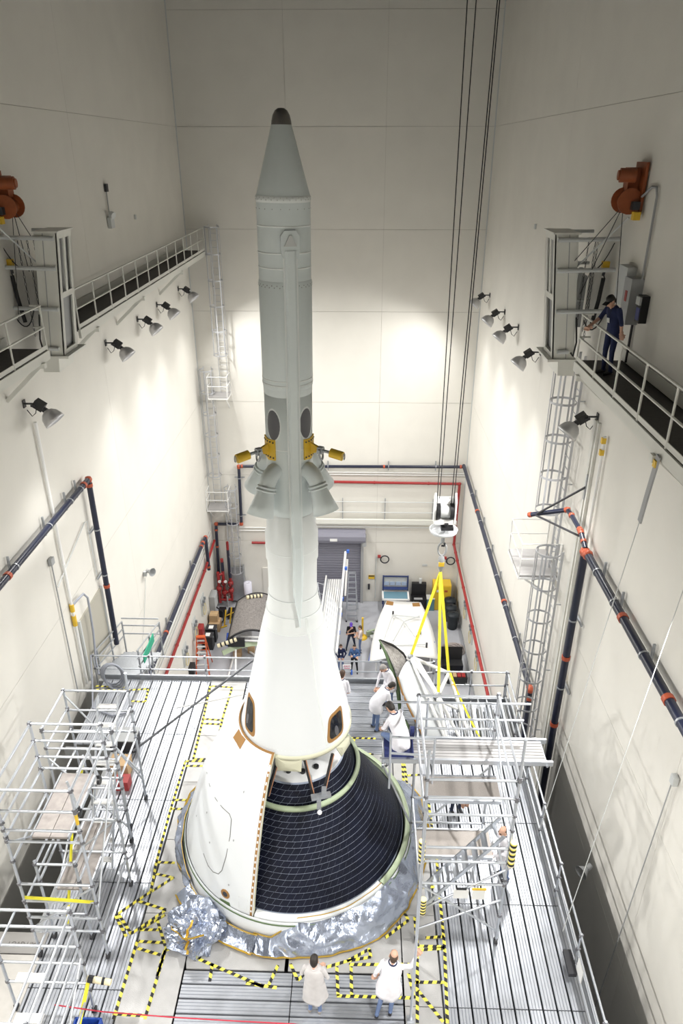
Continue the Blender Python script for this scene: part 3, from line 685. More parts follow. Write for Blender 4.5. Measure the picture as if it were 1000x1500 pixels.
def gantry(side, label):
    sx = 1 if side < 0 else -1                         # direction to the hall
    xt, xb = (-7.17, -7.47) if side < 0 else (4.47, 4.77)   # inner edge at top / bottom
    zt, zb_ = 22.78, 19.88; y0, y1 = 17.95, 18.90; wd = .54
    xw = XL if side < 0 else XR
    e = empty('gantry_column', (xb, 18.4, ZC), label, 'gantry')
    def pt(k, z, y): # k = 0 inner edge, 1 outer edge
        t = (z - zb_) / (zt - zb_); return Vector((xb + (xt - xb) * t - sx * wd * k, y, z))
    def slab(name, k0, k1, z0, z1, ya, yb, m, par=e): return MB().prism([pt(k0, z0, ya), pt(k1, z0, ya), pt(k1, z1, ya), pt(k0, z1, ya)], 0, (0, yb - ya, 0)).build(name, m, par)
    web = slab('web_plate', 0, 1.0, zb_, zt, y0, y0 + .05, M_steelw); slab('web_plate', 0, 1.0, zb_, zt, y1 - .05, y1, M_steelw)
    slab('web_seam', .60, .63, zb_, zt, y0 - .01, y0, M_grey, web)
    slab('flange', 0, .06, zb_, zt, y0, y0 + .16, M_steelw); slab('flange', 0, .06, zb_, zt, y1 - .16, y1, M_steelw)
    slab('flange', 0, .06, zb_ + 1.45, zt, (y0 + y1) / 2 - .06, (y0 + y1) / 2 + .06, M_steelw)
    for z0, z1 in ((zb_, zb_ + .12), (zb_ + 1.38, zb_ + 1.52), (zt - .14, zt)): slab('cross_plate', -.005, .06, z0, z1, y0 + .01, y1 - .01, M_steelw)
    slab('slot_back', .18, .24, zb_ + .1, zt - .1, y0 + .06, y1 - .06, M_grey)
    slab('cap_plate', -.08, 1.08, zt, zt + .04, y0 - .06, y1 + .06, M_steelw)
    slab('base_plate', -.25, 1.1, zb_ - .06, zb_, y0 - .1, y1 + .25, M_steelw); slab('base_box', .25, 1.0, zb_ - .42, zb_ - .06, y0 - .05, y1, M_steelw)
    for z in (22.66, 21.98, 21.03): bar('stabiliser_tube', pt(.1, z, y0 - .06), Vector((xw, y0 - .06, z + .03)), .05, M_lgrey, e, 10)
    bar('stabiliser_tube', pt(.2, 20.05, y0 - .06), pt(.7, 20.07, y0 - .06), .05, M_lgrey, e, 10)
    for z in (22.74, 22.0, 21.1): bar('stabiliser_tube', pt(.3, z, y1 + .25), Vector((xw - sx * -.25, y1 + .25, z)), .04, M_lgrey, e, 10)
    bar('diagonal_brace', pt(.9, 21.9, 18.3), Vector((xw + sx * .12, 17.2, 23.2)), .022, M_lgrey, e)
    b = MB()
    for f, yy in ((.28, y0 + .05), (.62, y1), (.45, y1 + .2)): 
        x = xb - sx * (wd + (abs(xw - xb) - wd) * f); chain_run(b, (x, yy, 22.6), (x, yy, 20.35), 26)
    b.build('hoist_chain', M_chain, e)
    xh = xb - sx * (wd + .45)
    hb = MB().box((xh, y0 + .1, 22.1), (.16, .14, .16)).build('hook_block', M_yellow, e)
    MB().tube((xh, y0 + .1, 22.0), (xh + sx * .02, y0 + .1, 21.85), .035).path([(xh, y0 + .1, 21.85), (xh + .03, y0 + .1, 21.78), (xh, y0 + .1, 21.7), (xh - .04, y0 + .1, 21.76)], .016, 6).build('hook', M_dark, hb)
    MB().path([(xh, y0 + .1, 21.8), (xh + sx * .05, y0 + .05, 21.3), (xh + sx * .15, y0, 20.7)], .05, 8).build('chain_bag', M_black, e)
    MB().path(sag((xh - sx * .2, y0, 21.2), (xh + sx * .42, y0, 21.0), .5), .015, 6).build('loose_cable', M_black, e)
    MB().path(sag((xh - sx * .1, y0, 22.6), (xh + sx * .4, y0 + .2, 22.0), .25), .012, 6).build('loose_cable', M_black, e)
    MB().path([pt(1.02, 20.9, y0 - .03), pt(1.05, 20.3, y0 - .06), pt(.9, 19.95, y0 - .08), pt(.8, 20.05, y0 - .08)], .022, 6).build('power_cable', M_black, e)
    block('hoist_cabinet', (xw + sx * .42, y1 + .75, 21.0), (.5, .5, 1.3), M_grey, e)
    span('folded_frame', (xw + sx * .55, y1 + .2, ZC), (xw + sx * .45, y1 + .2, 21.9), .10, .10, M_lgrey, e)
    return e
gantry(-1, 'pale grey gantry column with two slots on the left catwalk')
gantry(1, 'pale grey gantry column with two slots beside the person on the right catwalk')
def winch(x, y, z, sx, label):
    e = empty('cable_winch', (x, y, z), label, 'winch')
    block('back_plate', (x, y, z + .05), (.06, .62, 1.0), M_winch, e)
    MB().tube((x + sx * .22, y - .2, z - .2), (x + sx * .22, y + .2, z - .2), .15, 18).build('drum', M_winch, e)
    for s in (-.22, .22): MB().tube((x + sx * .22, y + s - .015, z - .2), (x + sx * .22, y + s + .015, z - .2), .26, 20).build('drum_flange', M_winch, e)
    MB().tube((x + sx * .16, y - .15, z + .30), (x + sx * .48, y - .1, z + .30), .14, 16).tube((x + sx * .42, y - .11, z + .3), (x + sx * .52, y - .1, z + .3), .10, 12).build('motor', M_winch, e)
    MB().box((x + sx * .14, y + .12, z + .22), (.24, .3, .45)).build('gearbox', M_winch, e)
    block('control_box', (x + sx * .12, y - .30, z - .28), (.16, .14, .16), M_dark, e)
    block('junction_box', (x + sx * .08, y - .32, z - .48), (.14, .16, .16), M_yellow, e)
    return e
winch(5.88, 17.0, 23.75, -1, 'orange wall winch above the right gantry column')
winch(-8.42, 18.05, 23.55, 1, 'orange wall winch cut by the left edge of the picture')
e = empty('winch_cable', (5.6, 17, 23.5), 'thin steel winch cables dropping from the orange winch to the right gantry', 'cable')
for q in ((4.9, 18.1, 22.0), (5.3, 18.2, 21.4), (5.75, 16.6, 20.6)): bar('wire', (5.62, 17.05, 23.45), q, .009, M_dark, e, 6)
e = empty('winch_cable', (-8.1, 18, 23.5), 'thin steel winch cables dropping from the winch to the left gantry', 'cable')
for q in ((-7.6, 18.2, 22.1), (-8.0, 18.0, 21.9), (-8.3, 17.6, 20.8)): bar('wire', (-8.15, 18.05, 23.35), q, .009, M_dark, e, 6)
# electrical gear on the right wall
e = empty('electrical_box', (5.8, 16.0, 21.2), 'grey electrical box with conduit beside the right gantry', 'electrical box')
block('box_body', (5.82, 16.15, 21.62), (.26, .44, .95), M_grey, e); block('box_body', (5.84, 16.75, 21.85), (.20, .60, .8), M_lgrey, e)
block('warning_label', (5.685, 16.15, 21.72), (.01, .12, .22), M_red, e)
MB().path([(5.9, 16.05, 20.3), (5.9, 16.05, 21.15)], .03, 8).build('conduit', M_dark, e)
MB().path([(5.9, 15.95, 22.05), (5.9, 15.95, 23.7), (5.9, 16.05, 23.85), (5.9, 16.3, 23.85), (5.85, 16.65, 23.65)], .025, 8).build('conduit', M_grey, e)
e = empty('intercom_box', (5.86, 15.55, 21.3), 'black intercom box with blue face on the right wall', 'intercom')
block('case', (5.87, 15.57, 21.55), (.16, .26, .55), M_black, e); block('face', (5.785, 15.57, 21.45), (.01, .2, .25), mat('navy_face', (.03, .04, .2), .5), e); block('shelf', (5.8, 15.57, 21.72), (.1, .22, .16), M_lgrey, e)
# emergency light on the left wall
e = empty('emergency_light', (-8.45, 25.9, 22.3), 'small grey emergency light below a conduit on the left wall', 'light fitting')
block('case', (-8.42, 25.9, 22.35), (.12, .36, .34), M_lgrey, e)
MB().tube((-8.36, 25.75, 22.62), (-8.24, 25.7, 22.58), .11, 12).build('lamp_head', M_lgrey, e)
bar('conduit', (-8.46, 25.95, 22.5), (-8.46, 25.95, 23.3), .02, M_grey, e); block('junction_box', (-8.45, 25.95, 23.42), (.08, .2, .24), M_dark, e)
tag(block('socket_box', (-8.46, 28.9, 22.3), (.06, .10, .16), M_lgrey), 'tiny grey wall box to the right of the emergency light', 'wall box')
tag(block('socket_box', (5.91, 26.6, 22.2), (.06, .10, .16), M_lgrey), 'tiny grey wall box high on the bare right wall', 'wall box')
# horn loudspeaker on the left wall
e = empty('horn_speaker', (-8.45, 24.4, 9.6), 'small grey horn loudspeaker on the left wall', 'loudspeaker')
b = MB(); c = Vector((-8.25, 24.4, 9.6)); ax = Vector((.8, -.5, .1)).normalized(); b.tube(c, c + ax * .18, .06, 14, .17, False).tube(c - ax * .14, c, .075, 12); b.build('horn', M_grey, e)
block('bracket', (-8.43, 24.4, 9.5), (.12, .12, .2), M_lgrey, e)
MB().path([(-8.46, 24.4, 9.3), (-8.46, 24.3, 8.9), (-8.46, 23.2, 7.2), (-8.46, 22.0, 5.6)], .012, 5).build('wire', M_lgrey, e)
# ---------------------------------------------------------------- caged ladders
def cage_ladder(base, zl, zh, face, cage0, cage1, label, w_=.42, m=None, far=0.55):
    """base (x,y) on the wall, face = unit vector out of the wall"""
    m = m or M_alu
    e = empty('caged_ladder', (base[0], base[1], zl), label, 'ladder')
    f = Vector((face[0], face[1], 0)); s = Vector((-f.y, f.x, 0)); o = Vector((base[0], base[1], 0)) + f * .18
    for k in (-1, 1): span('stile', o + s * (k * w_ / 2) + Vector((0, 0, zl)), o + s * (k * w_ / 2) + Vector((0, 0, zh)), .025, .065, m, e, f)
    n = int((min(zh, zh - .1) - zl) / .32)
    for i in range(n): z = zl + .2 + i * .32; bar('rung', o - s * w_ / 2 + Vector((0, 0, z)), o + s * w_ / 2 + Vector((0, 0, z)), .012, m, e, 6)
    nh = max(2, round((cage1 - cage0) / 1.15) + 1); rr = .36
    for i in range(nh):
        z = cage0 + (cage1 - cage0) * i / (nh - 1)
        pts = [o + s * (rr * math.sin(t) * (1.0 if abs(t) < 1.7 else 1)) + f * (.34 - .0 + rr * math.cos(t)) + Vector((0, 0, z)) for t in [R(-145) + R(290) * k / 16 for k in range(17)]]
        MB().ribbon(pts, (0, 0, 1), .06, .012).build('hoop', m, e)
    for t in (-100, -50, 0, 50, 100):
        p = o + s * (rr * math.sin(R(t))) + f * (.34 + rr * math.cos(R(t)))
        span('cage_strap', p + Vector((0, 0, cage0)), p + Vector((0, 0, cage1)), .05, .014, m, e, (math.sin(R(t)) * s + math.cos(R(t)) * f))
    z = zl + .6
    while z < zh - .3:
        for k in (-1, 1): span('standoff', o + s * (k * w_ / 2) + Vector((0, 0, z)), o + s * (k * w_ / 2) - f * .165 + Vector((0, 0, z)), .03, .03, m, e)
        z += 2.4
    return e
M_ladg = mat('ladder_alu', (.52, .53, .56), .4, .55)
cage_ladder((-7.12, YB), 13.1, 21.4, (0, -1), 15.2, 21.3, 'topmost caged ladder at the end of the left catwalk', m=M_ladg)
cage_ladder((-7.95, YB), 6.6, 14.5, (0, -1), 8.5, 14.4, 'middle caged ladder in the far left corner', m=M_ladg)
cage_ladder((-7.15, YB), 0.05, 7.8, (0, -1), 2.3, 7.7, 'lowest caged ladder standing on the ground floor in the far left corner', m=M_ladg)
cage_ladder((XR, 18.75), 13.2, 19.8, (-1, 0), 15.3, 19.6, 'upper caged ladder hanging below the right gantry', w_=.46, m=M_ladg)
cage_ladder((XR, 18.1), 0.05, 14.4, (-1, 0), 4.2, 14.3, 'long lower caged ladder on the right wall', w_=.46, m=M_ladg)
def rest_landing(c, d, label, face):
    e = empty('rest_landing', c, label, 'landing'); x, y, z = c; dx, dy = d
    block('deck', (x, y, z - .04), (dx, dy, .08), mat('landing_grating', (.45, .44, .44), .6, .3), e); 
    block('fascia', (x, y, z - .11), (dx + .04, dy + .04, .06), M_white, e)
    cs = [(x + sx * dx / 2, y + sy * dy / 2) for sx, sy in ((-1, -1), (1, -1), (1, 1), (-1, 1))]
    for px_, py_ in cs: bar('post', (px_, py_, z - .1), (px_, py_, z + 1.05), .02, M_white, e)
    for a, b in ((0, 1), (1, 2), (2, 3), (3, 0)):
        if (face == 'y' and (a, b) == (2, 3)) or (face == 'x' and (a, b) == (1, 2)): continue
        for h in (1.05, .55): bar('rail', (*cs[a], z + h), (*cs[b], z + h), .018, M_white, e)
    for k in (-1, 1):
        if face == 'y': span('knee_brace', (x + k * dx * .4, y - dy * .4, z - .15), (x + k * dx * .4, YB, z - .9), .05, .05, M_white, e)
        else: span('knee_brace', (x - dx * .4, y + k * dy * .4, z - .15), (XR, y + k * dy * .4, z - .9), .05, .05, M_white, e)
rest_landing((-7.35, 36.5, 13.1), (1.0, .95), 'small white rest landing between the two upper ladders in the far left corner', 'y')
rest_landing((-7.85, 36.5, 6.6), (1.2, .95), 'small white rest landing between the two lower ladders in the far left corner', 'y')
rest_landing((5.35, 19.3, 13.25), (1.15, 1.6), 'small white rest landing between the right wall ladders', 'x')
# ladder guard plates
tag(MB().box((-7.15, 36.62, 1.35), (.75, .08, 2.3)).box((-6.79, 36.80, 1.35), (.05, .36, 2.3)).build('ladder_guard', M_galv), 'galvanised guard plate closing the foot of the lowest ladder', 'guard plate')
# ---------------------------------------------------------------- pipes
def pipe(name, pts, r, m, label, cat='pipe', couplings=(), cm_=None, brackets=(), bdir=None, elbows=True, n=12):
    pts = [Vector(p) for p in pts]; c = pts[0]
    e = empty(name, c, label, cat)
    for p, q in zip(pts[:-1], pts[1:]): bar('pipe_run', p, q, r, m, e, n)
    if elbows:
        for p in pts[1:-1]: MB().lathe([(0.001, -r * 1.35), (r * 1.0, -r * .95), (r * 1.35, 0), (r * 1.0, r * .95), (.001, r * 1.35)], p, 12).build('elbow', cm_ or m, e)
    for i, t in couplings:
        p, q = pts[i], pts[i + 1]; c = lerp(p, q, t); d = (q - p).normalized()
        bar('coupling', c - d * r * .6, c + d * r * .6, r * 1.2, cm_ or m, e, n)
    for i, t in brackets:
        p, q = pts[i], pts[i + 1]; c = lerp(p, q, t); d = (q - p).normalized(); o = Vector(bdir); s = d.cross(o)
        cl = bar('pipe_clamp', c - d * .02, c + d * .02, r * 1.15, M_galv, e, n)
        span('strut_channel', c + o * r * 1.6 - s * .28, c + o * r * 1.6 + s * .28, .05, .05, M_galv, e, o)
    return e
pipe('sprinkler_main', [(-8.28, 6, 15.5), (-8.28, 20.07, 15.5), (-8.28, 20.1, 9.3)], .088, M_pipe, 'thick dark blue pipe on the left wall turning down above the door', couplings=((0, .6), (0, .97), (1, .62), (1, .03)), cm_=M_orange, brackets=((0, .63), (0, .78), (0, .89), (0, .95), (1, .28), (1, .55)), bdir=(-1, 0, 0))
pipe('sprinkler_main', [(-8.3, 19.0, 5.75), (-8.3, 33.7, 5.75), (-8.3, 34.4, 5.7), (-8.3, 34.5, 3.6)], .095, M_pipe, 'long dark blue pipe low on the left wall beyond the platform', couplings=((0, .45), (0, .97), (2, .9), (0, .25)), cm_=M_orange, brackets=((0, .30), (0, .5), (0, .68), (0, .84)), bdir=(-1, 0, 0))
pipe('fire_main', [(-8.33, 19.0, 4.0), (-8.33, 33.6, 4.05), (-8.33, 36.6, 4.3)], .075, M_red, 'long red fire pipe low on the left wall', couplings=((0, .55), (0, .72), (0, .9)), cm_=M_red)
for i, z in enumerate((5.1, 4.85, 4.6)):
    tag(bar('conduit_run', (-8.45, 19, z), (-8.45, 36.2, z), .022, M_lgrey, None, 6), ['upper', 'middle', 'lower'][i] + ' thin grey conduit between the blue and red pipes on the left wall', 'conduit', 'left wall conduits')
pipe('sprinkler_main', [(5.72, 4, 15.5), (5.72, 15.8, 15.5), (5.72, 16.05, 15.45), (5.72, 16.2, 5.0)], .10, M_pipe, 'thick dark blue pipe on the right wall turning straight down', couplings=((0, .55), (0, .77), (1, .5), (2, .32), (2, .55)), cm_=M_orange, brackets=((0, .5), (0, .66), (0, .82), (0, .93), (2, .20), (2, .42)), bdir=(1, 0, 0))
pipe('sprinkler_branch', [(5.72, 16.05, 15.55), (5.72, 16.6, 15.75), (5.72, 17.5, 15.75), (5.72, 17.9, 15.72), (4.85, 18.6, 15.2)], .065, M_pipe, 'dark pipe arm with orange valves reaching out below the right ladder cage', couplings=((0, .4), (1, .1), (3, .03), (3, .95), (0, .9)), cm_=M_orange)
for q in ((5.88, 17.25, 16.7), (5.8, 16.9, 15.45)): tag(bar('brace_rod', (5.0, 18.45, 15.28), q, .03, M_dark, None), 'black brace rod from the pipe arm %s on the right wall' % ('up to a strut' if q[2] > 16 else 'down to the main'), 'brace rod')
tag(block('strut_channel', (5.90, 17.25, 16.7), (.06, .08, .7), M_galv), 'short upright strut channel holding the brace rod on the right wall', 'bracket')
pipe('sprinkler_main', [(5.73, 36.75, 9.1), (5.73, 18.9, 8.6), (5.73, 18.7, 2.0)], .095, M_pipe, 'long dark blue pipe on the right wall running back to the end wall', couplings=((0, .3), (0, .72), (0, .995), (1, .05)), cm_=M_orange, brackets=((0, .2), (0, .36), (0, .5), (0, .62), (0, .74), (0, .85), (0, .93)), bdir=(1, 0, 0))
pipe('sprinkler_main', [(5.7, 36.8, 9.0), (-6.65, 36.8, 8.9), (-6.72, 36.8, 5.3), (-8.2, 36.8, 5.28), (-8.3, 36.8, 1.6)], .085, M_pipe, 'dark blue pipe across the end wall stepping down in the far left corner', couplings=((0, .35), (0, .985), (0, .01), (1, .02), (1, .98), (2, .05), (2, .95), (3, .1), (3, .4)), cm_=M_orange, brackets=((0, .12), (0, .33), (0, .6), (1, .2), (1, .85)), bdir=(0, 1, 0))
pipe('fire_main', [(-6.2, 36.85, 4.05), (-3.2, 36.85, 4.05)], .075, M_red, 'short red fire pipe on the end wall left of the stack', couplings=((0, .3),))
pipe('fire_main', [(-3.0, 36.85, 8.0), (5.6, 36.85, 7.95), (5.55, 36.85, 4.1), (5.72, 36.2, 3.4), (5.72, 22, 3.3)], .075, M_red, 'red fire pipe across the end wall and down along the right wall', couplings=((0, .45), (0, .8), (2, .5), (3, .2), (3, .45), (3, .6)), cm_=M_red)
for i, z in enumerate((8.55, 8.42)): tag(bar('conduit_run', (-4, 36.92, z), (5.85, 36.92, z), .035, M_white, None, 8), ['upper', 'lower'][i] + ' white conduit under the dark pipe on the end wall', 'conduit', 'end wall conduits')
for i, z in enumerate((5.02, 4.82)): tag(bar('conduit_run', (-6.9, 36.92, z), (-3.3, 36.92, z), .035, M_white, None, 8), ['upper', 'lower'][i] + ' white conduit left of the stack on the end wall', 'conduit', 'end wall conduits')
e = empty('cable_rack', (1.5, 36.7, 5.6), 'grey strut rack with horizontal conduits above the roll-up door', 'cable rack')
for z in (6.8, 6.15): bar('conduit', (-3.2, 36.8, z), (5.6, 36.8, z), .025, M_lgrey, e)
for x in (-.9, 1.5, 4.2): span('strut_channel', (x, 36.88, 5.5), (x, 36.88, 7.0), .06, .05, M_grey, e, (0, 1, 0))
span('tray_channel', (-3.2, 36.82, 5.55), (5.6, 36.82, 5.55), .16, .28, M_steelw, e); bar('conduit', (-3.2, 36.8, 5.2), (5.6, 36.8, 5.2), .02, M_lgrey, e)
tag(MB().box((-7.6, 36.93, 3.0), (.06, .08, 5.6)).build('conduit_run', M_lgrey), 'upright grey conduit behind the lowest ladder', 'conduit')
# conduits and cables on the left wall near the viewer
e = pipe('air_drop', [(-8.42, 17.65, 18.2), (-8.42, 17.65, 9.6)], .045, M_white, 'white air pipe dropping down the left wall to yellow valves', couplings=((0, .25), (0, .5)), elbows=False)
MB().tube((-8.42, 17.65, 12.55), (-8.42, 17.65, 12.3), .07, 8).tube((-8.42, 17.65, 12.15), (-8.42, 17.65, 11.8), .07, 8).build('yellow_valve', M_yellow, e)
MB().path([(-8.40, 17.65, 12.5), (-8.3, 17.8, 12.6), (-8.3, 18.3, 12.5), (-8.3, 18.55, 12.2), (-8.3, 18.5, 11.0), (-8.3, 18.3, 9.9), (-8.2, 18.1, 9.6)], .035, 8).build('hose', mat('grey_hose', (.34, .36, .42), .5), e)
tag(MB().path([(-8.44, 17.0, 14.3), (-8.44, 17.0, 9.8)], .02, 6).box((-8.43, 17.0, 14.4), (.1, .2, .2)).build('conduit_run', M_grey), 'thin grey conduit below a small junction box on the left wall', 'conduit')
tag(MB().path([(-8.44, 17.1, 13.5), (-8.44, 19.6, 14.25), (-8.44, 19.8, 14.2), (-8.44, 19.85, 12.2)], .018, 6).build('conduit_run', M_lgrey), 'bent thin conduit beside the downward pipe on the left wall', 'conduit')
e = pipe('air_drop', [(5.86, 16.42, 18.4), (5.86, 16.42, 2.0)], .035, M_white, 'thin air pipe with yellow valves dropping down the right wall', couplings=((0, .1), (0, .3)), elbows=False)
for z in (18.3, 18.0, 11.2, 10.9): block('yellow_valve', (5.84, 16.42, z), (.1, .1, .14), M_yellow, e)
for i, y in enumerate((17.35, 17.1)): tag(MB().box((5.91, y, 9.5), (.07, .10 if i else .18, 18)).build('cable_trunking', M_steelw), ['wide pale cable trunking beside the right wall ladder', 'narrow pale cable trunking beside the right wall ladder'][i], 'trunking')
# ropes hanging on the right
e = empty('tag_line', (4.85, 11, 20), 'white rope from a grey strap on the right catwalk down to the platform rail', 'rope')
MB().ribbon([(4.83, 10.98, 20.1), (4.83, 11.1, 19.4), (4.83, 11.19, 18.8)], (0, 1, .1), .13, .03).build('strap', M_grey, e)
block('buckle', (4.82, 11.02, 19.95), (.06, .1, .12), M_yellow, e)
bar('rope', (4.83, 11.19, 18.8), PZ(790, 1215, 10.4), .009, M_lgrey, e, 6)
e = empty('tag_line', (5.2, 9.9, 18), 'white twisted rope crossing the right wall down to the near platform rail', 'rope')
bar('rope', PX(1000, 865, 5.2) + (PX(1000, 865, 5.2) - PZ(824, 1364, 10.4)) * .25, PZ(824, 1364, 10.4), .008, M_lgrey, e, 6)
e = empty('wire_rope', (5.8, 9.9, 14), 'thin grey wire rope slanting down the right wall from a small box', 'cable')
bar('wire', (5.85, 9.9, 14.07), (5.85, 10.6, 4.0), .013, M_grey, e, 6); block('anchor_box', (5.88, 9.9, 14.12), (.1, .14, .2), M_lgrey, e)
b = MB(); c = Vector((5.75, 12.25, 8.6)); ax = Vector((-.8, -.5, -.1)).normalized(); b.tube(c, c + ax * .2, .06, 14, .18, False).tube(c - ax * .14, c, .075, 12)
tag(b.build('horn_speaker', M_grey), 'small grey horn loudspeaker on the shaded lower right wall', 'loudspeaker')

# ================================================================ SCAFFOLDS AND PLATFORM RAILS
_cl = MB().box((0, 0, 0), (.062, .062, .066)).tube((-.05, 0, 0), (.055, 0, 0), .018, 6).mesh('coupler', mat('coupler_grey', (.22, .22, .24), .45, .6))
def clamp(p, par, m=_cl): return link(bpy.data.objects.new('coupler', m), par, Matrix.Translation(Vector(p)) @ Matrix.Rotation(random.uniform(-.5, .5), 4, 'Z'))
def scaffold(label, x0, x1, y0, y1, z0, z1, near, far, left, right, decks=(), braces=(), feet='caster', r=.029, name='scaffold_tower', posts=None):
    """near/far: rung heights in the end frames; left/right: rail heights along the depth"""
    e = empty(name, ((x0 + x1) / 2, (y0 + y1) / 2, z0), label, 'scaffold')
    cs = {'nl': (x0, y0), 'nr': (x1, y0), 'fl': (x0, y1), 'fr': (x1, y1)}
    tops = posts or {}
    for k, (x, y) in cs.items():
        zt = tops.get(k, z1); bar('post', (x, y, z0 + .12), (x, y, zt), r, M_alu, e, 10)
        if feet == 'caster':
            c = MB().tube((x - .03, y, z0 + .07), (x + .03, y, z0 + .07), .07, 12).box((x, y, z0 + .11), (.07, .05, .10)).build('caster', M_dark, e)
        else: block('base_plate', (x, y, z0 + .06), (.16, .16, .12), M_galv, e)
    def run(nm, a, b, zs_):
        for z in zs_:
            p, q = Vector((*a, z)), Vector((*b, z)); d = (q - p).normalized() * .0
            bar(nm, p, q, r * .92, M_alu, e)
            clamp(p, e)
            if (q - p).length > .5: clamp(q, e)
    run('rung', cs['nl'], cs['nr'], near); run('rung', cs['fl'], cs['fr'], far)
    run('guard_rail', cs['nl'], cs['fl'], left); run('guard_rail', cs['nr'], cs['fr'], right)
    for p, q in braces: bar('brace', p, q, r * .8, M_alu, e)
    for (a, b, c, d, z) in decks:
        n = max(1, round((b - a) / .33)); w_ = (b - a) / n
        for i in range(n): block('deck_board', (a + (i + .5) * w_, (c + d) / 2, z), (w_ - .012, d - c, .05), M_deckb, e)
        for x in (a, b): span('deck_edge', (x, c, z), (x, d, z), .03, .09, M_alu, e)
    return e
M_deckb = mat('deck_board', (.38, .345, .325), .6, .15, noise_amt=.18, noise_scale=7)
M_mesh = mat('perforated_deck', (.40, .365, .34), .5, .35, noise_amt=.12, noise_scale=60)
tB = scaffold('tall aluminium scaffold tower with a high wooden deck on the left', -6.5, -5.08, 9.2, 10.85, ZP, 14.35,
  (14.28, 13.75, 13.25, 12.95, 11.75, 11.25, 10.75, 10.35), (14.30, 13.85, 13.42, 13.1, 11.6, 10.6), (14.28, 13.85, 13.42, 13.05, 12.4, 11.2), (14.28, 13.8, 10.4),
  decks=((-6.05, -5.35, 9.25, 10.8, 13.0),), braces=(((-6.5, 9.2, 10.4), (-5.08, 9.2, 11.7)), ((-6.5, 9.2, 12.9), (-6.5, 10.85, 11.3)), ((-5.08, 10.85, 12.9), (-5.08, 9.2, 11.0)), ((-6.5, 10.85, 10.2), (-5.08, 10.85, 11.7))))
MB().tube((-5.08, 9.2, 13.45), (-5.08, 9.2, 13.70), .032, 8).build('orange_sleeve', M_yellow, tB)
# loose casters of an upper unit resting on the deck of the tower
for x, y in ((-5.30, 9.75), (-5.18, 10.55)):
    b = MB().tube((x - .03, y, 13.10), (x + .03, y, 13.10), .08, 12).box((x, y, 13.2), (.06, .05, .12)).build('caster', M_black, tB); bar('stub_post', (x, y, 13.2), (x - .12, y + .02, 13.9), .024, M_alu, b)
scaffold('low aluminium stair scaffold with step treads behind the left tower', -6.95, -5.4, 12.0, 13.3, ZP, 13.1,
  (13.0, 12.5, 11.9, 11.3, 10.6), (13.05, 12.45, 11.8), (13.05, 12.5, 11.9, 11.2), (13.05, 12.6, 12.1, 11.6),
  braces=(((-5.4, 12.0, 12.6), (-5.4, 13.3, 10.2)), ((-6.95, 13.3, 12.9), (-5.4, 13.3, 10.4)), ((-6.95, 12.0, 12.2), (-5.4, 12.0, 10.0))), posts={'fr': 13.6, 'nr': 13.2})
st = empty('scaffold_stair', (-5.7, 12.6, ZP), 'narrow scaffold ladder with flat white treads leaning behind the left tower', 'stair ladder')
for x in (-6.1, -5.62): span('stringer', (x, 11.2, ZP + .1), (x, 13.2, 13.0), .03, .08, M_alu, st)
for i in range(9): t = i / 9 + .05; block('tread', (-5.86, 11.2 + 2.0 * t, ZP + .1 + 3.4 * t), (.46, .13, .03), M_white, st)
scaffold('long lower scaffold bay with a grey deck between the left tower and the planks', -6.35, -5.55, 9.6, 12.4, ZP, 11.9, (11.8, 11.2, 10.3), (11.8, 11.2, 10.3), (11.8, 11.3), (11.8, 11.3),
  decks=((-6.3, -5.6, 10.0, 11.75, 10.5),), braces=(((-6.35, 9.6, 10.0), (-6.35, 12.4, 11.7)),))
tC = scaffold('near left scaffold stair with yellow strap beside the lower picture edge', -6.55, -5.02, 6.3, 8.15, ZP, 12.6, (12.5, 12.0), (12.5, 12.05, 11.5, 11.0, 10.4), (12.5, 12.0, 11.5), (12.45, 12.0, 11.5, 11.0, 10.2),
  braces=(((-6.0, 6.3, 12.45), (-6.0, 8.15, 12.45)), ((-5.5, 6.3, 12.0), (-5.5, 8.15, 12.0)), ((-5.02, 8.15, 11.2), (-5.02, 6.3, 9.9))))
span('tread', (-6.0, 7.7, 11.3), (-5.5, 7.7, 11.3), .16, .03, M_white, tC); span('tread', (-6.0, 7.35, 10.7), (-5.5, 7.35, 10.7), .16, .03, M_white, tC); span('tread', (-6.0, 7.0, 10.1), (-5.5, 7.0, 10.1), .16, .03, M_white, tC)
foam = MB().tube((-5.0, 8.15, 10.55), (-4.55, 8.12, 10.5), .06, 10).build('foam_sleeve', mat('foam_cream', (.80, .72, .50), .9), tC); MB().tube((-4.98, 8.15, 10.55), (-4.88, 8.14, 10.54), .068, 10).tube((-4.72, 8.13, 10.52), (-4.67, 8.13, 10.515), .064, 10).build('black_tape', M_hzB, foam)
e = empty('ratchet_strap', (-5.4, 8.6, 11.4), 'yellow ratchet strap stretched across the left scaffold', 'strap')
MB().ribbon([(-6.5, 9.2, 11.35), (-5.7, 9.12, 11.42), (-5.08, 9.2, 11.25)], (0, .3, 1), .07, .006).build('webbing', M_sling, e)
e = empty('ratchet_strap', (-4.95, 8.0, 10.2), 'yellow ratchet strap hanging to the floor at the near left scaffold', 'strap')
MB().ribbon([(-4.98, 8.1, 10.5), (-5.1, 7.7, 9.9), (-5.2, 7.3, ZP + .03)], (1, 0, 0), .07, .006).build('webbing', M_sling, e)
e = empty('ratchet_strap', (-6.0, 10.4, 10.8), 'long yellow ratchet strap inside the tall left scaffold tower', 'strap')
MB().ribbon([(-6.35, 12.4, 11.8), (-6.25, 11.0, 11.0), (-6.2, 9.9, ZP + .01)], (1, 0, 0), .06, .006).build('webbing', M_sling, e)
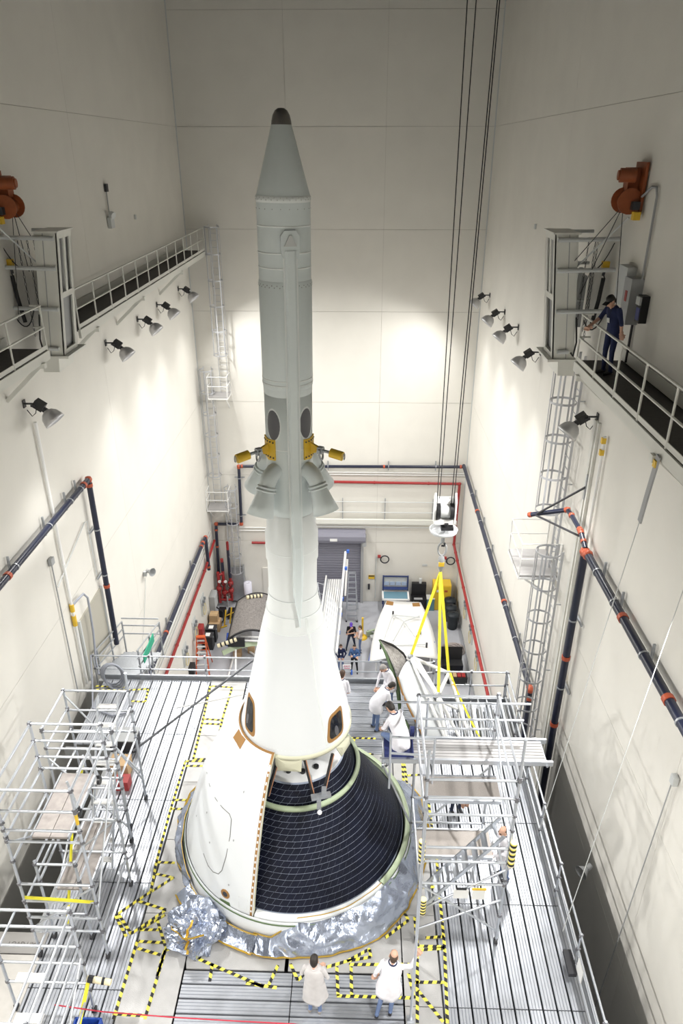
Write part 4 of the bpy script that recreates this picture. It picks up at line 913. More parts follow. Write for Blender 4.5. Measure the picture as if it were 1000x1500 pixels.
# blue crate, red barrier cord
e = empty('plastic_crate', (-4.97, 7.9, ZP), 'blue plastic crate on the planks in the lower left corner', 'crate')
for dx, dy, sx, sy in ((-.24, 0, .03, .36), (.24, 0, .03, .36), (0, -.17, .5, .03), (0, .17, .5, .03)): block('side', (-5.02 + dx, 7.72 + dy, ZP + .13), (sx, sy, .24), M_blue, e)
block('bottom', (-5.02, 7.72, ZP + .03), (.5, .36, .04), M_blue, e)
tag(MB().path([PZ(80, 1472, ZP + .9), PZ(150, 1482, ZP + .75), PZ(250, 1490, ZP + .7), PZ(350, 1496, ZP + .75), PZ(430, 1500, ZP + .9), (1.4, 7.2, ZP + 1.0)], .012, 6).build('barrier_cord', mat('red_cord', (.50, .03, .06), .6)), 'red barrier cord stretched across the near edge of the platform', 'cord')
# ---------------------------------------------------------------- right tower
tR = scaffold('tall aluminium scaffold tower with mesh decks on the right of the capsule', 1.32, 3.0, 9.72, 12.0, ZP, 14.9,
  (14.2, 13.75, 13.3, 12.4, 12.0, 11.35), (14.2, 13.3, 12.3, 11.2, 10.4), (14.2, 13.3, 11.2), (14.25, 13.7, 12.9, 11.5, 10.4),
  braces=(((1.32, 9.72, 11.3), (3.0, 9.72, 9.9)), ((1.32, 9.72, 9.9), (3.0, 9.72, 10.9)), ((1.32, 9.72, 10.5), (3.0, 9.72, 11.8)), ((3.0, 9.72, 12.4), (3.0, 12.0, 13.6)), ((1.32, 12.0, 10.0), (3.0, 12.0, 12.2)), ((3.0, 9.72, 11.2), (3.0, 12, 9.9))), posts={'nr': 15.2, 'fr': 14.3, 'nl': 14.9, 'fl': 14.2})
for z, y0, y1 in ((12.5, 10.75, 11.4), (10.75, 10.8, 11.5)):
    d = block('mesh_deck', (2.2, (y0 + y1) / 2, z), (1.62, y1 - y0, .04), M_mesh, tR)
    for y in (y0, y1): span('deck_edge', (1.4, y, z), (3.0, y, z), .04, .09, M_alu, tR)
lad = empty('scaffold_stair', (2.2, 10.3, ZP), 'slanted aluminium stair ladder inside the right scaffold tower', 'stair ladder')
for y in (10.0, 10.45): span('stringer', (1.45, y, 10.2), (2.95, y, 12.4), .03, .07, M_alu, lad)
for i in range(8): t = (i + .7) / 8.5; block('tread', (1.45 + 1.5 * t, 10.22, 10.2 + 2.2 * t), (.12, .44, .025), M_alu, lad)
def foam_pad(p, q, label):
    e = empty('foam_bumper', p, label, 'foam bumper'); p, q = Vector(p), Vector(q); MB().tube(p, q, .062, 12).build('foam', mat('foam_cream', (.80, .72, .50), .9), e)
    n = 5; b = MB()
    for i in range(n):
        t = (i + .3) / n; b.tube(lerp(p, q, t), lerp(p, q, t + .09), .066, 12)
    b.build('black_tape', M_hzB, e); b = MB()
    for i in range(n):
        t = (i + .62) / n; b.tube(lerp(p, q, t), lerp(p, q, min(1, t + .07)), .065, 12)
    b.build('yellow_tape', M_hzY, e)
foam_pad((1.31, 9.66, 12.05), (1.30, 9.66, 12.65), 'striped foam bumper on the left post of the right scaffold tower')
foam_pad((3.05, 9.66, 12.0), (3.05, 9.66, 12.65), 'striped foam bumper on the right post of the right scaffold tower')
foam_pad((1.40, 9.62, 10.55), (1.40, 9.62, 11.0), 'striped foam bumper low on the left post of the right scaffold tower')
e = empty('notice_board', (2.3, 9.66, 11.1), 'two white notice sheets hung on a rung of the right scaffold tower', 'notice')
block('sheet', (2.15, 9.66, 11.13), (.30, .012, .26), M_white, e); block('sheet', (2.50, 9.66, 11.12), (.26, .012, .28), M_white, e); block('yellow_strip', (2.50, 9.652, 11.29), (.28, .02, .05), M_yellow, e); block('black_strip', (2.15, 9.652, 11.29), (.20, .02, .05), M_black, e)
# walkway plank through the tower
wk = empty('walkway_plank', (2.5, 11.7, 13.0), 'long white ribbed walkway plank crossing the right scaffold tower', 'walkway')
for i in range(7): span('rib', (.62, 11.43 + i * .083, 13.0), (4.0, 11.43 + i * .083, 13.0), .068, .04, mat('walk_white', (.44, .43, .43), .45, .2), wk)
for y in (11.38, 12.02): span('side_beam', (.55, y, 12.97), (4.15, y, 12.97), .05, .12, M_alu, wk)
for x in (4.02, 2.2, .6): bar('end_tube', (x, 11.3, 12.95), (x, 12.1, 12.95), .025, M_alu, wk)
gr = empty('guard_railing', (2.3, 12.2, 13.0), 'double tube guard rail behind the walkway plank of the right tower', 'railing')
for z, x1 in ((13.86, 3.75), (13.40, 3.65)): bar('rail', (.75, 12.18, z), (x1, 12.18, z), .026, M_alu, gr, 10)
for x, z0, z1 in ((1.0, 12.6, 14.0), (1.55, 12.9, 13.95), (3.1, 12.4, 14.0), (.72, 12.0, 13.75), (.62, 11.9, 13.3)): bar('post', (x, 12.2, z0), (x, 12.2, z1), .026, M_alu, gr, 10)
bar('rail', (.72, 11.25, 13.75), (1.6, 11.2, 13.75), .026, M_alu, gr, 10); bar('rail', (.72, 11.25, 13.3), (1.6, 11.2, 13.3), .026, M_alu, gr, 10); bar('post', (1.62, 11.2, 12.2), (1.62, 11.2, 13.8), .026, M_alu, gr, 10); bar('post', (.72, 11.25, 12.3), (.72, 11.25, 13.85), .026, M_alu, gr, 10)
bar('outrigger', (1.35, 12.2, 12.2), (.55, 12.2, 12.2), .026, M_alu, gr); bar('outrigger', (.62, 12.1, 12.1), (1.32, 12.0, 10.3), .026, M_alu, gr)
tag(MB().box((.92, 11.7, 13.07), (.62, .58, .09)).box((1.22, 11.95, 13.2), (.09, .1, .3)).build('kneeling_mat', mat('mat_navy', (.02, .03, .13), .7)), 'navy blue kneeling mat at the end of the walkway plank', 'mat')
# ---------------------------------------------------------------- rails round the platform
def railing(label, p, q, heights, nposts, m=M_alu, r=.024, down=.15, name='guard_railing'):
    p, q = Vector(p), Vector(q); e = empty(name, lerp(p, q, .5), label, 'railing')
    for h in heights: bar('rail', p + Vector((0, 0, h)), q + Vector((0, 0, h)), r, m, e, 8)
    for i in range(nposts):
        c = lerp(p, q, i / (nposts - 1)); bar('post', c - Vector((0, 0, down)), c + Vector((0, 0, max(heights) + .06)), r, m, e, 8)
        for h in heights: clamp(c + Vector((0, 0, h)), e)
    return e
railing('grey tube railing along the far left edge of the platform', (-8.3, 18.15, ZP), (-3.0, 18.15, ZP), (.30, .80), 4, down=.3)
railing('grey tube railing along the far edge of the platform right of the cone', (-.9, 18.15, ZP), (2.4, 18.15, ZP), (.34, .74), 3, down=.3)
railing('grey tube railing at the far right corner of the platform', (2.4, 17.4, ZP), (4.5, 17.4, ZP), (.5, 1.0), 3, down=.3)
railing('long double tube railing along the right edge of the platform', (4.52, 6.0, ZP), (4.52, 17.3, ZP), (.18, .62, 1.05), 8, down=.25)
tag(block('tool_tray', (4.4, 9.2, ZP + .22), (.16, .5, .1), M_dark), 'dark clamp tray with yellow tape on the right platform rail', 'tray')
tag(MB().box((4.49, 8.9, ZP + .46), (.02, .3, .34)).build('notice_sheet', M_white), 'white notice sheet hanging on the right platform rail', 'notice')
# slanted poles left of the cone
tag(MB().tube(PZ(195, 1100, ZP + 1.0), PY(372, 966, 15.6), .03, 8).build('slanted_pole', mat('pole_grey', (.14, .145, .16), .4, .4)), 'dark grey slanted pole running up behind the left of the cone', 'pole')
tag(MB().tube(PZ(258, 1037, ZP + .15), PY(356, 1017, 15.6), .022, 8).build('slanted_pole', M_white), 'white slanted pole lying towards the left of the cone', 'pole')
# hose loops and gear in the far left corner of the platform
hz = empty('cable_coil', (-7.9, 16.9, ZP), 'loops of grey hose hanging on the rail in the far left platform corner', 'hose coil')
for k in range(4): MB().path([(-7.62 + .05 * k + .33 * math.cos(t), 17.7 - .05 * k, ZP + .45 + (.40 + .03 * k) * math.sin(t)) for t in [2 * math.pi * i / 20 for i in range(20)]], .03, 6, True).build('loop', MATS['grey_hose'], hz)
MB().path([(-8.2, 17.8, ZP + 1.1), (-8.1, 17.3, ZP + .3), (-7.9, 16.6, ZP + .05), (-7.2, 16.3, ZP + .05), (-6.6, 16.5, ZP + .05)], .03, 6).build('tail', MATS['grey_hose'], hz)
tag(MB().box((-6.3, 14.2, ZP + .2), (.5, .4, .4)).box((-6.3, 14.2, ZP + .42), (.52, .42, .03)).build('cardboard_box', M_wood), 'brown cardboard box behind the left stair scaffold', 'box')
t_ = empty('tool_cart', (-6.5, 15.0, ZP), 'dark tool cart with clutter behind the left stair scaffold', 'cart')
block('cart_body', (-6.45, 15.1, ZP + .25), (.7, .5, .4), M_dark, t_); block('cart_top', (-6.45, 15.1, ZP + .47), (.75, .55, .03), M_grey, t_); block('red_case', (-6.1, 13.7, ZP + .15), (.35, .3, .3), M_red, t_)

tag(MB().tube((1.12, 8.15, ZP), (1.12, 8.15, 15.2), .028, 10).box((1.12, 8.15, ZP + .02), (.14, .14, .03)).build('scaffold_pole', M_alu), 'tall single scaffold pole that the balding man touches', 'pole')
# ================================================================ CRANE HOOK AND THE PANEL IT CARRIES
HX, HY = 2.52, 19.0
ck = empty('crane_hook_block', (HX, HY, 14.4), 'white crane hook block with round drip pan hanging on black ropes', 'crane hook')
body = MB()
for s in (-1, 1): body.prism([(HX + s * .27, HY - .16, 14.75), (HX + s * .27, HY + .16, 14.75), (HX + s * .27, HY + .20, 15.5), (HX + s * .27, HY, 15.68), (HX + s * .27, HY - .20, 15.5)], 0, (.05 * s, 0, 0))
body.box((HX, HY, 14.8), (.56, .30, .16)).box((HX, HY + .1, 15.35), (.5, .2, .25))
body.build('cheek_frame', M_white, ck)
for s in (-.19, .19): MB().tube((HX + s - .05, HY, 15.1), (HX + s + .05, HY, 15.1), .25, 20).build('sheave', M_black, ck)
MB().tube((HX - .14, HY, 15.1), (HX + .14, HY, 15.1), .2, 18).build('drum_cover', M_lgrey, ck)
MB().box((HX + .08, HY - .12, 14.62), (.36, .26, .10)).tube((HX + .05, HY - .2, 14.68), (HX + .05, HY - .2, 14.78), .06, 10).build('hook_nut', M_black, ck)
M_pan = mat('drip_pan', (.75, .77, .79), .25)
pan = MB().lathe([(.03, 14.40), (.30, 14.38), (.40, 14.42), (.42, 14.51), (.41, 14.51), (.36, 14.435), (.30, 14.41), (.03, 14.43)], (HX, HY, 0), 36).build('drip_pan', M_pan, ck)
MB().tube((HX, HY, 14.78), (HX, HY, 14.05), .06, 10).build('shank', M_grey, ck)
MB().path([(HX, HY, 14.08), (HX + .07, HY, 14.0), (HX + .05, HY, 13.93), (HX - .03, HY, 13.94)], .035, 8).build('hook', M_dark, ck)
b = MB(); b.path([(HX + .125 * math.cos(t), HY, 13.82 + .22 * math.sin(t)) for t in [2 * math.pi * i / 16 for i in range(16)]], .028, 8, True); b.build('master_link', M_grey, ck)
MB().lathe([(.03, 13.62), (.08, 13.55), (.10, 13.45), (.10, 13.22), (.07, 13.12), (.03, 13.05)], (HX, HY, 0), 14).build('load_cell', M_grey, ck)
MB().box((HX, HY - .09, 13.34), (.17, .05, .13)).build('display', M_yellow, ck)
for nm, (x, y, xt) in enumerate(((HX - .24, HY, 2.22), (HX - .17, HY + .05, 2.47), (HX + .17, HY, 2.98), (HX + .24, HY, 3.02))):
    tag(bar('crane_rope', (x, y, 15.3), (xt, HY + .2, ZT - .05), .013, M_black, None, 6), 'thin black crane rope, %s from the left' % ['first', 'second', 'third', 'fourth'][nm], 'crane rope', 'crane ropes')
top = Vector((HX, HY, 13.02))
ends = [PY(601, 962, 17.8), PY(642, 1018, 16.6), PY(657, 986, 17.7)]
for nm, q in enumerate(ends):
    e = empty('lifting_sling', q, ['long yellow lifting sling reaching furthest left from the hook', 'yellow lifting sling hanging in the middle to the near truss joint', 'yellow lifting sling on the right of the three'][nm], 'sling', 'yellow slings on the crane hook')
    d = q - top
    MB().ribbon([top, lerp(top, q, .5) + Vector((.0, -.02, 0)), q], (1, .2, 0), .085, .02).build('webbing', M_sling, e)
    for t in (.45, .75): MB().ribbon([lerp(top, q, t), lerp(top, q, t + .025)], (1, .2, 0), .09, .03).build('tag', M_orange, e)
    MB().path([q + Vector((.05 * math.cos(t), 0, -.03 + .07 * math.sin(t))) for t in [2 * math.pi * i / 10 for i in range(10)]], .014, 6, True).build('shackle', M_galv, e)
# the hoisted fairing panel: a curved shell, white outside, grey inside
hp = empty('hoisted_panel', PY(622, 1085, 15.5), 'white curved fairing panel hanging in the slings above the platform', 'fairing panel')
left = [PY(583, 992, 16.95), PY(590, 1015, 16.6), PY(600, 1038, 16.2), PY(612, 1062, 15.85), PY(624, 1086, 15.5)]
right = [PY(596, 968, 17.75), PY(616, 998, 17.4), PY(635, 1028, 17.0), PY(650, 1056, 16.5), PY(664, 1084, 15.9)]
def shell(L_, R_, bul, n=10):
    vs = []; m = len(L_)
    for a, b_ in zip(L_, R_):
        for i in range(n + 1):
            t = i / n; vs.append(lerp(a, b_, t) + Vector((-.1, -.5, .75)).normalized() * (bul * 4 * t * (1 - t)))
    return MB().add(vs, [(j * (n + 1) + i, j * (n + 1) + i + 1, (j + 1) * (n + 1) + i + 1, (j + 1) * (n + 1) + i) for j in range(m - 1) for i in range(n)], True)
o = shell(left, right, .14).build('outer_skin', M_fair, hp, flip=False); md = o.modifiers.new('t', 'SOLIDIFY'); md.thickness = .05
M_honey = mat('honeycomb_grey', (.36, .34, .32), .7, noise_amt=.4, noise_scale=14)
tipL = [PY(555, 938, 17.9), PY(566, 955, 17.6), PY(575, 974, 17.3), PY(583, 995, 16.98)]
tipR = [PY(556, 938, 17.92), PY(578, 948, 17.95), PY(590, 960, 17.9), PY(596, 972, 17.72)]
o = shell(tipL, tipR, -.10).build('inner_lining', M_honey, hp, flip=False); md = o.modifiers.new('t', 'SOLIDIFY'); md.thickness = .03
MB().path([PY(555, 937, 17.9), PY(565, 957, 17.6), PY(574, 980, 17.3), PY(582, 1005, 17.0), PY(585, 1030, 16.7), PY(585, 1045, 16.5)], [.02, .05, .06, .07, .06, .03], 8).build('green_rim', M_dgreen, hp)
MB().path([PY(556, 937, 17.9), PY(575, 945, 17.95), PY(590, 957, 17.95), PY(600, 972, 17.8)], [.02, .04, .04, .02], 8).build('dark_rim', M_black, hp)
MB().path([p + Vector((-.02, -.02, .02)) for p in left], .03, 6).build('bronze_edge', M_bronze, hp)
MB().path([PY(597, 972, 17.75), PY(592, 986, 17.3), PY(584, 994, 16.98)], .02, 6).build('bronze_edge', M_bronze, hp)
# lifting truss
tr = empty('lifting_truss', ends[1], 'white tubular lifting truss slung beside the hoisted panel', 'lifting frame')
A, B, C = ends; D = PY(690, 1088, 15.6); E_ = PY(655, 1088, 15.5); F_ = PY(640, 1025, 16.5); G = PY(610, 965, 17.7); H = PY(672, 1040, 16.6); I = PY(676, 1088, 15.7)
for p, q, r in ((A, C, .055), (A, B, .055), (B, C, .055), (G, D - Vector((.25, 0, 0)), .05), (C, D, .055), (B, E_, .045), (B, I, .045), (A, E_, .05), (G, B, .045), (H, I, .04), (F_, H, .04)): bar('truss_tube', p, q, r, M_white, tr, 12)
for p in (A, B, C, H): MB().lathe([(.001, -.09), (.08, -.05), (.09, 0), (.08, .05), (.001, .09)], p, 12).build('node', M_galv, tr)
MB().path([A + Vector((.02 + .12 * math.cos(t), .06 * math.sin(t), -.06)) for t in [2 * math.pi * i / 14 for i in range(14)]], .035, 8, True).build('end_ring', M_white, tr)
e = empty('ratchet_strap', (3.2, 16.5, 10), 'yellow ratchet strap running down from the truss across the tube pile', 'strap')
MB().ribbon([PY(659, 985, 17.6), PY(668, 1010, 17.2), PY(684, 1045, 16.5), PY(702, 1080, 15.7)], (1, 0, .2), .06, .008).build('webbing', M_sling, e)
MB().ribbon([PY(663, 1002, 17.3), PY(668, 1012, 17.15)], (1, 0, .2), .10, .02).build('ratchet', M_yellow, e)
# green and yellow gear beside the panel
e = empty('tool_bag', (1.35, 16.3, ZP), 'dark green tool bag with yellow tools beside the hoisted panel', 'bag')
MB().lathe([(.001, 0), (.26, .0), (.30, .12), (.24, .25), (.001, .27)], (1.25, 16.0, ZP + .01), 12).build('bag_body', M_dgreen, e); block('tool', (1.2, 15.9, ZP + .29), (.22, .05, .03), M_yellow, e, .6); block('tool', (1.32, 16.02, ZP + .29), (.16, .04, .03), M_yellow, e, -.5)
# pile of scaffold tubes behind the right tower
for i in range(26):
    x = 2.95 + i * .062; z = ZP + .035 + (.055 if i % 3 == 1 else 0) + (.10 if i % 7 == 3 else 0)
    y0, y1 = 15.2 + random.uniform(0, .3), 17.05 + random.uniform(-.2, .15); sk = random.uniform(-.12, .12)
    tag(bar('scaffold_tube', (x, y0, z), (min(4.45, x + sk), y1, z), random.choice((.024, .03)), random.choice((M_alu, M_galv, M_grey)), None), 'loose grey scaffold tube in the pile behind the right tower', 'tube', 'loose tubes behind the right tower')
# ================================================================ GROUND FLOOR BEYOND THE PLATFORM
M_navy = mat('navy_paint', (.03, .05, .16), .5)
# white fairing panel on its stand
wp = empty('stored_panel', (2.5, 32, 0), 'big white curved fairing panel lying on a stand on the ground floor', 'fairing panel')
cor = [PZ(566, 880, 1.5), PZ(616, 883, 1.5), PZ(541, 970, 1.1), PZ(641, 966, 1.1)]
n, m = 12, 12; vs = []
for j in range(m + 1):
    for i in range(n + 1):
        s, t = i / n, j / m; p = lerp(lerp(cor[0], cor[1], s), lerp(cor[2], cor[3], s), t)
        bow = math.sin(math.pi * t) * .18 * (1 if s > .5 else -1) * abs(2 * s - 1)
        vs.append(p + Vector((bow, .12 * (4 * s * (1 - s)) * (t - .5) * -2, .30 * 4 * s * (1 - s) * (t * 1.5 - .35))))
o = MB().add(vs, [(j * (n + 1) + i, j * (n + 1) + i + 1, (j + 1) * (n + 1) + i + 1, (j + 1) * (n + 1) + i) for j in range(m) for i in range(n)], True).build('skin', M_white, wp, flip=False)
md = o.modifiers.new('t', 'SOLIDIFY'); md.thickness = .05
def wpt(s, t, up=.03): 
    p = lerp(lerp(cor[0], cor[1], s), lerp(cor[2], cor[3], s), t); return p + Vector((0, 0, .30 * 4 * s * (1 - s) * (t * 1.5 - .35) + up))
for s in (.10, .84): MB().prism([wpt(s - .09, .01), wpt(s + .11, .01), wpt(s + .11, .08), wpt(s - .09, .08)], 0, (0, 0, .03)).build('bronze_patch', M_bronze, wp)
for a, b_ in (((.25, .32), (.85, .36)), ((.25, .32), (.5, .45)), ((.85, .33), (.5, .45)), ((.5, .45), (.32, .8)), ((.5, .45), (.72, .8)), ((.25, .32), (.15, .85)), ((.78, .62), (.68, .8)), ((.15, .85), (.85, .85))): bar('lifting_frame', wpt(*a, .25), wpt(*b_, .25), .03, M_lgrey, wp)
for a in ((.25, .28), (.8, .62), (.13, .85), (.86, .85)): MB().tube(wpt(*a, .0), wpt(*a, .35), .05, 8).build('frame_foot', M_dark, wp)
bar('edge_guard', wpt(0, .68, .0) + Vector((-.08, 0, 0)), wpt(0, .98, -.05) + Vector((-.02, 0, 0)), .07, M_blue, wp); bar('edge_guard', wpt(1, .72, .0) + Vector((.08, 0, 0)), wpt(1, .98, -.05) + Vector((.02, 0, 0)), .07, M_blue, wp)
for s, t in ((.1, .1), (.9, .1), (.08, .9), (.92, .9)): p = wpt(s, t, -.1); bar('stand_leg', p, (p.x, p.y, 0), .05, M_white, wp)
# grey tiled panel on its stand
tp = empty('stored_panel', (-6, 32.5, 0), 'grey tile-lined curved panel with black rim on a stand by the left wall', 'fairing panel')
c0, c1, c2, c3 = PZ(348, 882, 1.8), PZ(392, 872, 1.8), PZ(335, 937, 1.5), PZ(384, 926, 1.5)
vs = []
for j in range(m + 1):
    for i in range(n + 1):
        s, t = i / n, j / m; p = lerp(lerp(c0, c1, s), lerp(c2, c3, s), t); vs.append(p + Vector((-.1 * math.sin(math.pi * t) * (1 - s), 0, .3 * 4 * s * (1 - s) - .25 * math.sin(math.pi * t))))
o = MB().add(vs, [(j * (n + 1) + i, j * (n + 1) + i + 1, (j + 1) * (n + 1) + i + 1, (j + 1) * (n + 1) + i) for j in range(m) for i in range(n)], True).build('tile_lining', mat('tile_grey', (.26, .24, .23), .75, noise_amt=.3, noise_scale=12), tp, flip=False)
md = o.modifiers.new('t', 'SOLIDIFY'); md.thickness = .06
g = lambda i, j: Vector(vs[j * (n + 1) + i]) + Vector((0, 0, .03))
MB().path([g(0, m)] + [g(0, j) for j in range(m - 1, -1, -1)] + [g(i, 0) for i in range(1, n + 1)], .06, 6).build('rim', M_black, tp)
MB().path([g(i, m) for i in range(n + 1)], .06, 6).build('rim', M_black, tp)
MB().box(g(1, m) + Vector((.25, -.1, -.25)), (.9, .15, .5)).build('dark_flap', M_black, tp)
bar('edge_guard', g(0, m) + Vector((-.12, 0, -.4)), g(0, m - 3) + Vector((-.12, 0, -.1)), .07, M_blue, tp)
M_foamY = mat('foam_yellow', (.85, .78, .30), .9)
for p, q in ((g(4, 1), g(10, 1)), (g(0, m) + Vector((-.5, -.5, -.2)), g(4, m) + Vector((-.1, -.5, -.2)))):
    f = MB().tube(p + Vector((0, 0, .12)), q + Vector((0, 0, .12)), .11, 12).build('foam_sleeve', MATS['foam_cream'], tp); b = MB()
    for k in range(4): b.tube(lerp(p, q, .15 + .22 * k) + Vector((0, 0, .12)), lerp(p, q, .23 + .22 * k) + Vector((0, 0, .12)), .118, 12)
    b.build('black_band', M_hzB, f)
ga = [PZ(x, y, 1.0) for x, y in ((326, 957), (338, 951), (352, 946), (368, 943), (388, 942))]
MB().ribbon(ga, (0, .7, .7), .26, .06).build('green_rib', M_green, tp)
for a, b_ in ((PZ(345, 935, 1.2), PZ(345, 1000, 0.1)), (PZ(350, 938, 1.2), PZ(400, 940, 1.2)), (PZ(340, 990, .2), PZ(400, 945, 1.0)), (PZ(352, 932, 1.3), PZ(400, 935, 1.3)), (PZ(360, 950, .1), PZ(380, 965, .1)), (PZ(345, 950, .1), PZ(332, 1000, .1))): bar('stand_tube', a, b_, .055, M_white, tp)
block('wood_block', PZ(348, 957, .2), (.4, .4, .4), M_wood, tp); block('wood_block', PZ(368, 950, .2), (.35, .35, .4), M_wood, tp)
# white ribbed gangway behind the stack
gw = empty('gangway', (-1.4, 31, 0), 'long white ribbed gangway with a raised rail right behind the stack', 'gangway')
fl, fr, nl, nr = PZ(479, 849, 2.2), PZ(501, 849, 2.2), PZ(464, 958, 2.6), PZ(489, 958, 2.6)
for i in range(7):
    a, b_ = lerp(fl, fr, (i + .5) / 7), lerp(nl, nr, (i + .5) / 7); span('deck_rib', a, b_, (fr - fl).length / 7 - .03, .06, M_white, gw)
for a, b_ in ((fl, nl), (fr, nr)): span('side_beam', a, b_, .08, .22, M_alu, gw)
bar('handrail', fl + Vector((-.05, 0, .25)), nl + Vector((-.05, 0, .3)), .05, M_white, gw)
rt_ = PY(506, 808, 35.0); bar('raised_rail', rt_, lerp(fr, nr, .45) + Vector((.08, 0, .1)), .07, M_white, gw); bar('raised_rail', rt_ + Vector((.1, 0, -.5)), lerp(fr, nr, .2) + Vector((.25, 0, -.2)), .06, M_white, gw)
bar('handrail', lerp(fr, nr, .45) + Vector((.12, 0, .1)), nr + Vector((.12, 0, .1)), .06, M_white, gw)
for t in (.0, .12, .3, .52, .75): block('blue_clamp', lerp(rt_ if t < .2 else fr, lerp(fr, nr, .45) if t < .2 else nr, t * (2.5 if t < .2 else 1)) + Vector((.13, -.05, .05)), (.14, .14, .16), mat('clamp_blue', (.05, .16, .62), .5), gw)
for t in (.05, .5, .95):
    for k in (fl, fr): p = lerp(k, nl if k is fl else nr, t); bar('leg', p, (p.x, p.y, 0), .05, M_alu, gw)
# small stair rail left of the gangway
e = empty('stair_handrail', (-2.3, 36, 0), 'grey stair handrail between the stack and the gangway', 'railing')
for x in (-2.35, -2.0): bar('post', (x, 36, 0), (x, 36, 1.9), .03, M_alu, e)
bar('rail', (-2.35, 36, 1.9), (-1.95, 35.8, 1.9), .03, M_alu, e); bar('rail', (-2.35, 36, 1.2), (-1.95, 35.8, 1.2), .03, M_alu, e); bar('rail', (-2.35, 36, 1.9), (-1.9, 34.5, .4), .03, M_alu, e)
def stepladder(c, h, wd, m, label, tread_m, steps=7, spread=.9, rot=0.0):
    e = empty('stepladder', c, label, 'ladder'); c = Vector(c); rz = Matrix.Rotation(rot, 3, 'Z')
    f = lambda x, y, z: c + rz @ Vector((x, y, z))
    for s in (-1, 1):
        span('front_rail', f(s * wd * .62, -spread / 2, 0), f(s * wd * .38, 0, h), .05, .09, m, e, (0, 1, 0)); span('rear_rail', f(s * wd * .70, spread / 2, 0), f(s * wd * .36, .05, h), .04, .06, m, e, (0, 1, 0))
        block('foot', f(s * wd * .62, -spread / 2, .04), (.09, .14, .08), M_black, e)
    for i in range(steps):
        t = (i + 1) / (steps + .6); w_ = wd * (.62 - .24 * t) * 2; span('step', f(-w_ / 2, -spread / 2 * (1 - t), h * t), f(w_ / 2, -spread / 2 * (1 - t), h * t), .10, .04, tread_m, e)
    for i in range(3): t = (i + 1) / 4; span('rear_brace', f(-wd * .55, spread / 2 * (1 - t), h * t), f(wd * .55, spread / 2 * (1 - t), h * t), .03, .03, m, e)
    span('top_cap', f(-wd * .42, .02, h), f(wd * .42, .02, h), .2, .06, m, e)
stepladder((-.32, 35.5, 0), 2.9, .5, M_alu, 'tall aluminium stepladder in front of the roll-up door', M_alu, 8, 1.3)
stepladder((-8.05, 30.3, 0), 2.1, .55, mat('ladder_orange', (.62, .11, .03), .5), 'orange stepladder with grey steps by the left wall', M_lgrey, 6, 1.2, .1)
# yellow bollard post
e = empty('post_stand', (.30, 33.3, 0), 'yellow post on a round yellow base beside the group of people', 'post')
MB().lathe([(.001, .16), (.12, .15), (.27, .08), (.28, 0)], (.30, 33.3, 0), 20).build('base', M_yellow, e); MB().tube((.30, 33.3, .1), (.30, 33.3, 1.35), .06, 12).build('post', M_yellow, e)
e = empty('scrap_fixture', (.95, 33.3, 0), 'small grey green metal fixture on the floor beside the white stored panel', 'fixture')
block('angle_plate', (.85, 33.5, .25), (.7, .12, .3), M_green, e, .5); block('angle_plate', (1.0, 33.2, .12), (.5, .3, .2), M_lgrey, e, .3); bar('arm', (.6, 33.6, .3), (1.15, 33.1, .45), .04, M_galv, e)
# light table, desk, yellow cabinet by the end wall
lt = empty('light_table', (2.25, 36.3, 0), 'blue framed light table with glass top against the end wall', 'table')
for x in (1.52, 2.98):
    for y in (35.75, 36.75): span('leg', (x, y, 0), (x, y, .95 if y < 36 else 2.0), .08, .08, M_navy, lt)
block('glass_top', (2.25, 36.15, .97), (1.5, .9, .05), mat('table_glass', (.16, .30, .38), .2), lt); block('white_border', (2.25, 35.72, .98), (1.56, .10, .08), M_white, lt); block('white_border', (2.25, 36.6, .98), (1.56, .08, .08), M_white, lt)
for x in (1.50, 3.0): block('white_border', (x, 36.15, .98), (.10, .95, .08), M_white, lt)
block('back_panel', (2.25, 36.82, 1.55), (1.4, .05, .7), M_lgrey, lt); span('top_rail', (1.5, 36.7, 1.98), (3.0, 36.7, 1.98), .06, .08, M_navy, lt); block('shelf', (2.25, 36.62, 1.2), (1.4, .3, .04), M_navy, lt)
for i in range(4): block('drawer_box', (1.72 + .35 * i, 36.76, 1.45), (.28, .06, .22), mat('pale_blue', (.45, .55, .72), .5), lt)
dk = empty('computer_desk', (3.7, 36.6, 0), 'black desk with a wide black monitor hutch beside the light table', 'desk')
block('hutch', (3.65, 36.7, 1.15), (.85, .25, .8), M_black, dk); block('desk_top', (3.65, 36.4, .72), (.9, .7, .05), M_black, dk); block('keyboard', (3.6, 36.2, .76), (.5, .18, .03), M_grey, dk)
for x in (3.25, 4.05): span('leg', (x, 36.35, 0), (x, 36.35, .7), .05, .5, M_black, dk)
block('pedestal', (3.9, 36.45, .35), (.35, .5, .68), M_dark, dk); block('bottle', (3.72, 36.7, 1.7), (.14, .14, .3), M_lgrey, dk)
e = empty('parts_bin', (4.35, 36.2, 0), 'teal storage bin between the desk and the yellow cabinet', 'bin')
block('bin_body', (4.33, 36.3, .4), (.45, .45, .8), mat('teal', (.12, .26, .30), .6), e); block('lid', (4.33, 36.3, .82), (.48, .48, .05), M_lgrey, e)
yc = empty('safety_cabinet', (5.0, 36.4, 0), 'tall yellow safety cabinet behind the lifting slings', 'cabinet')
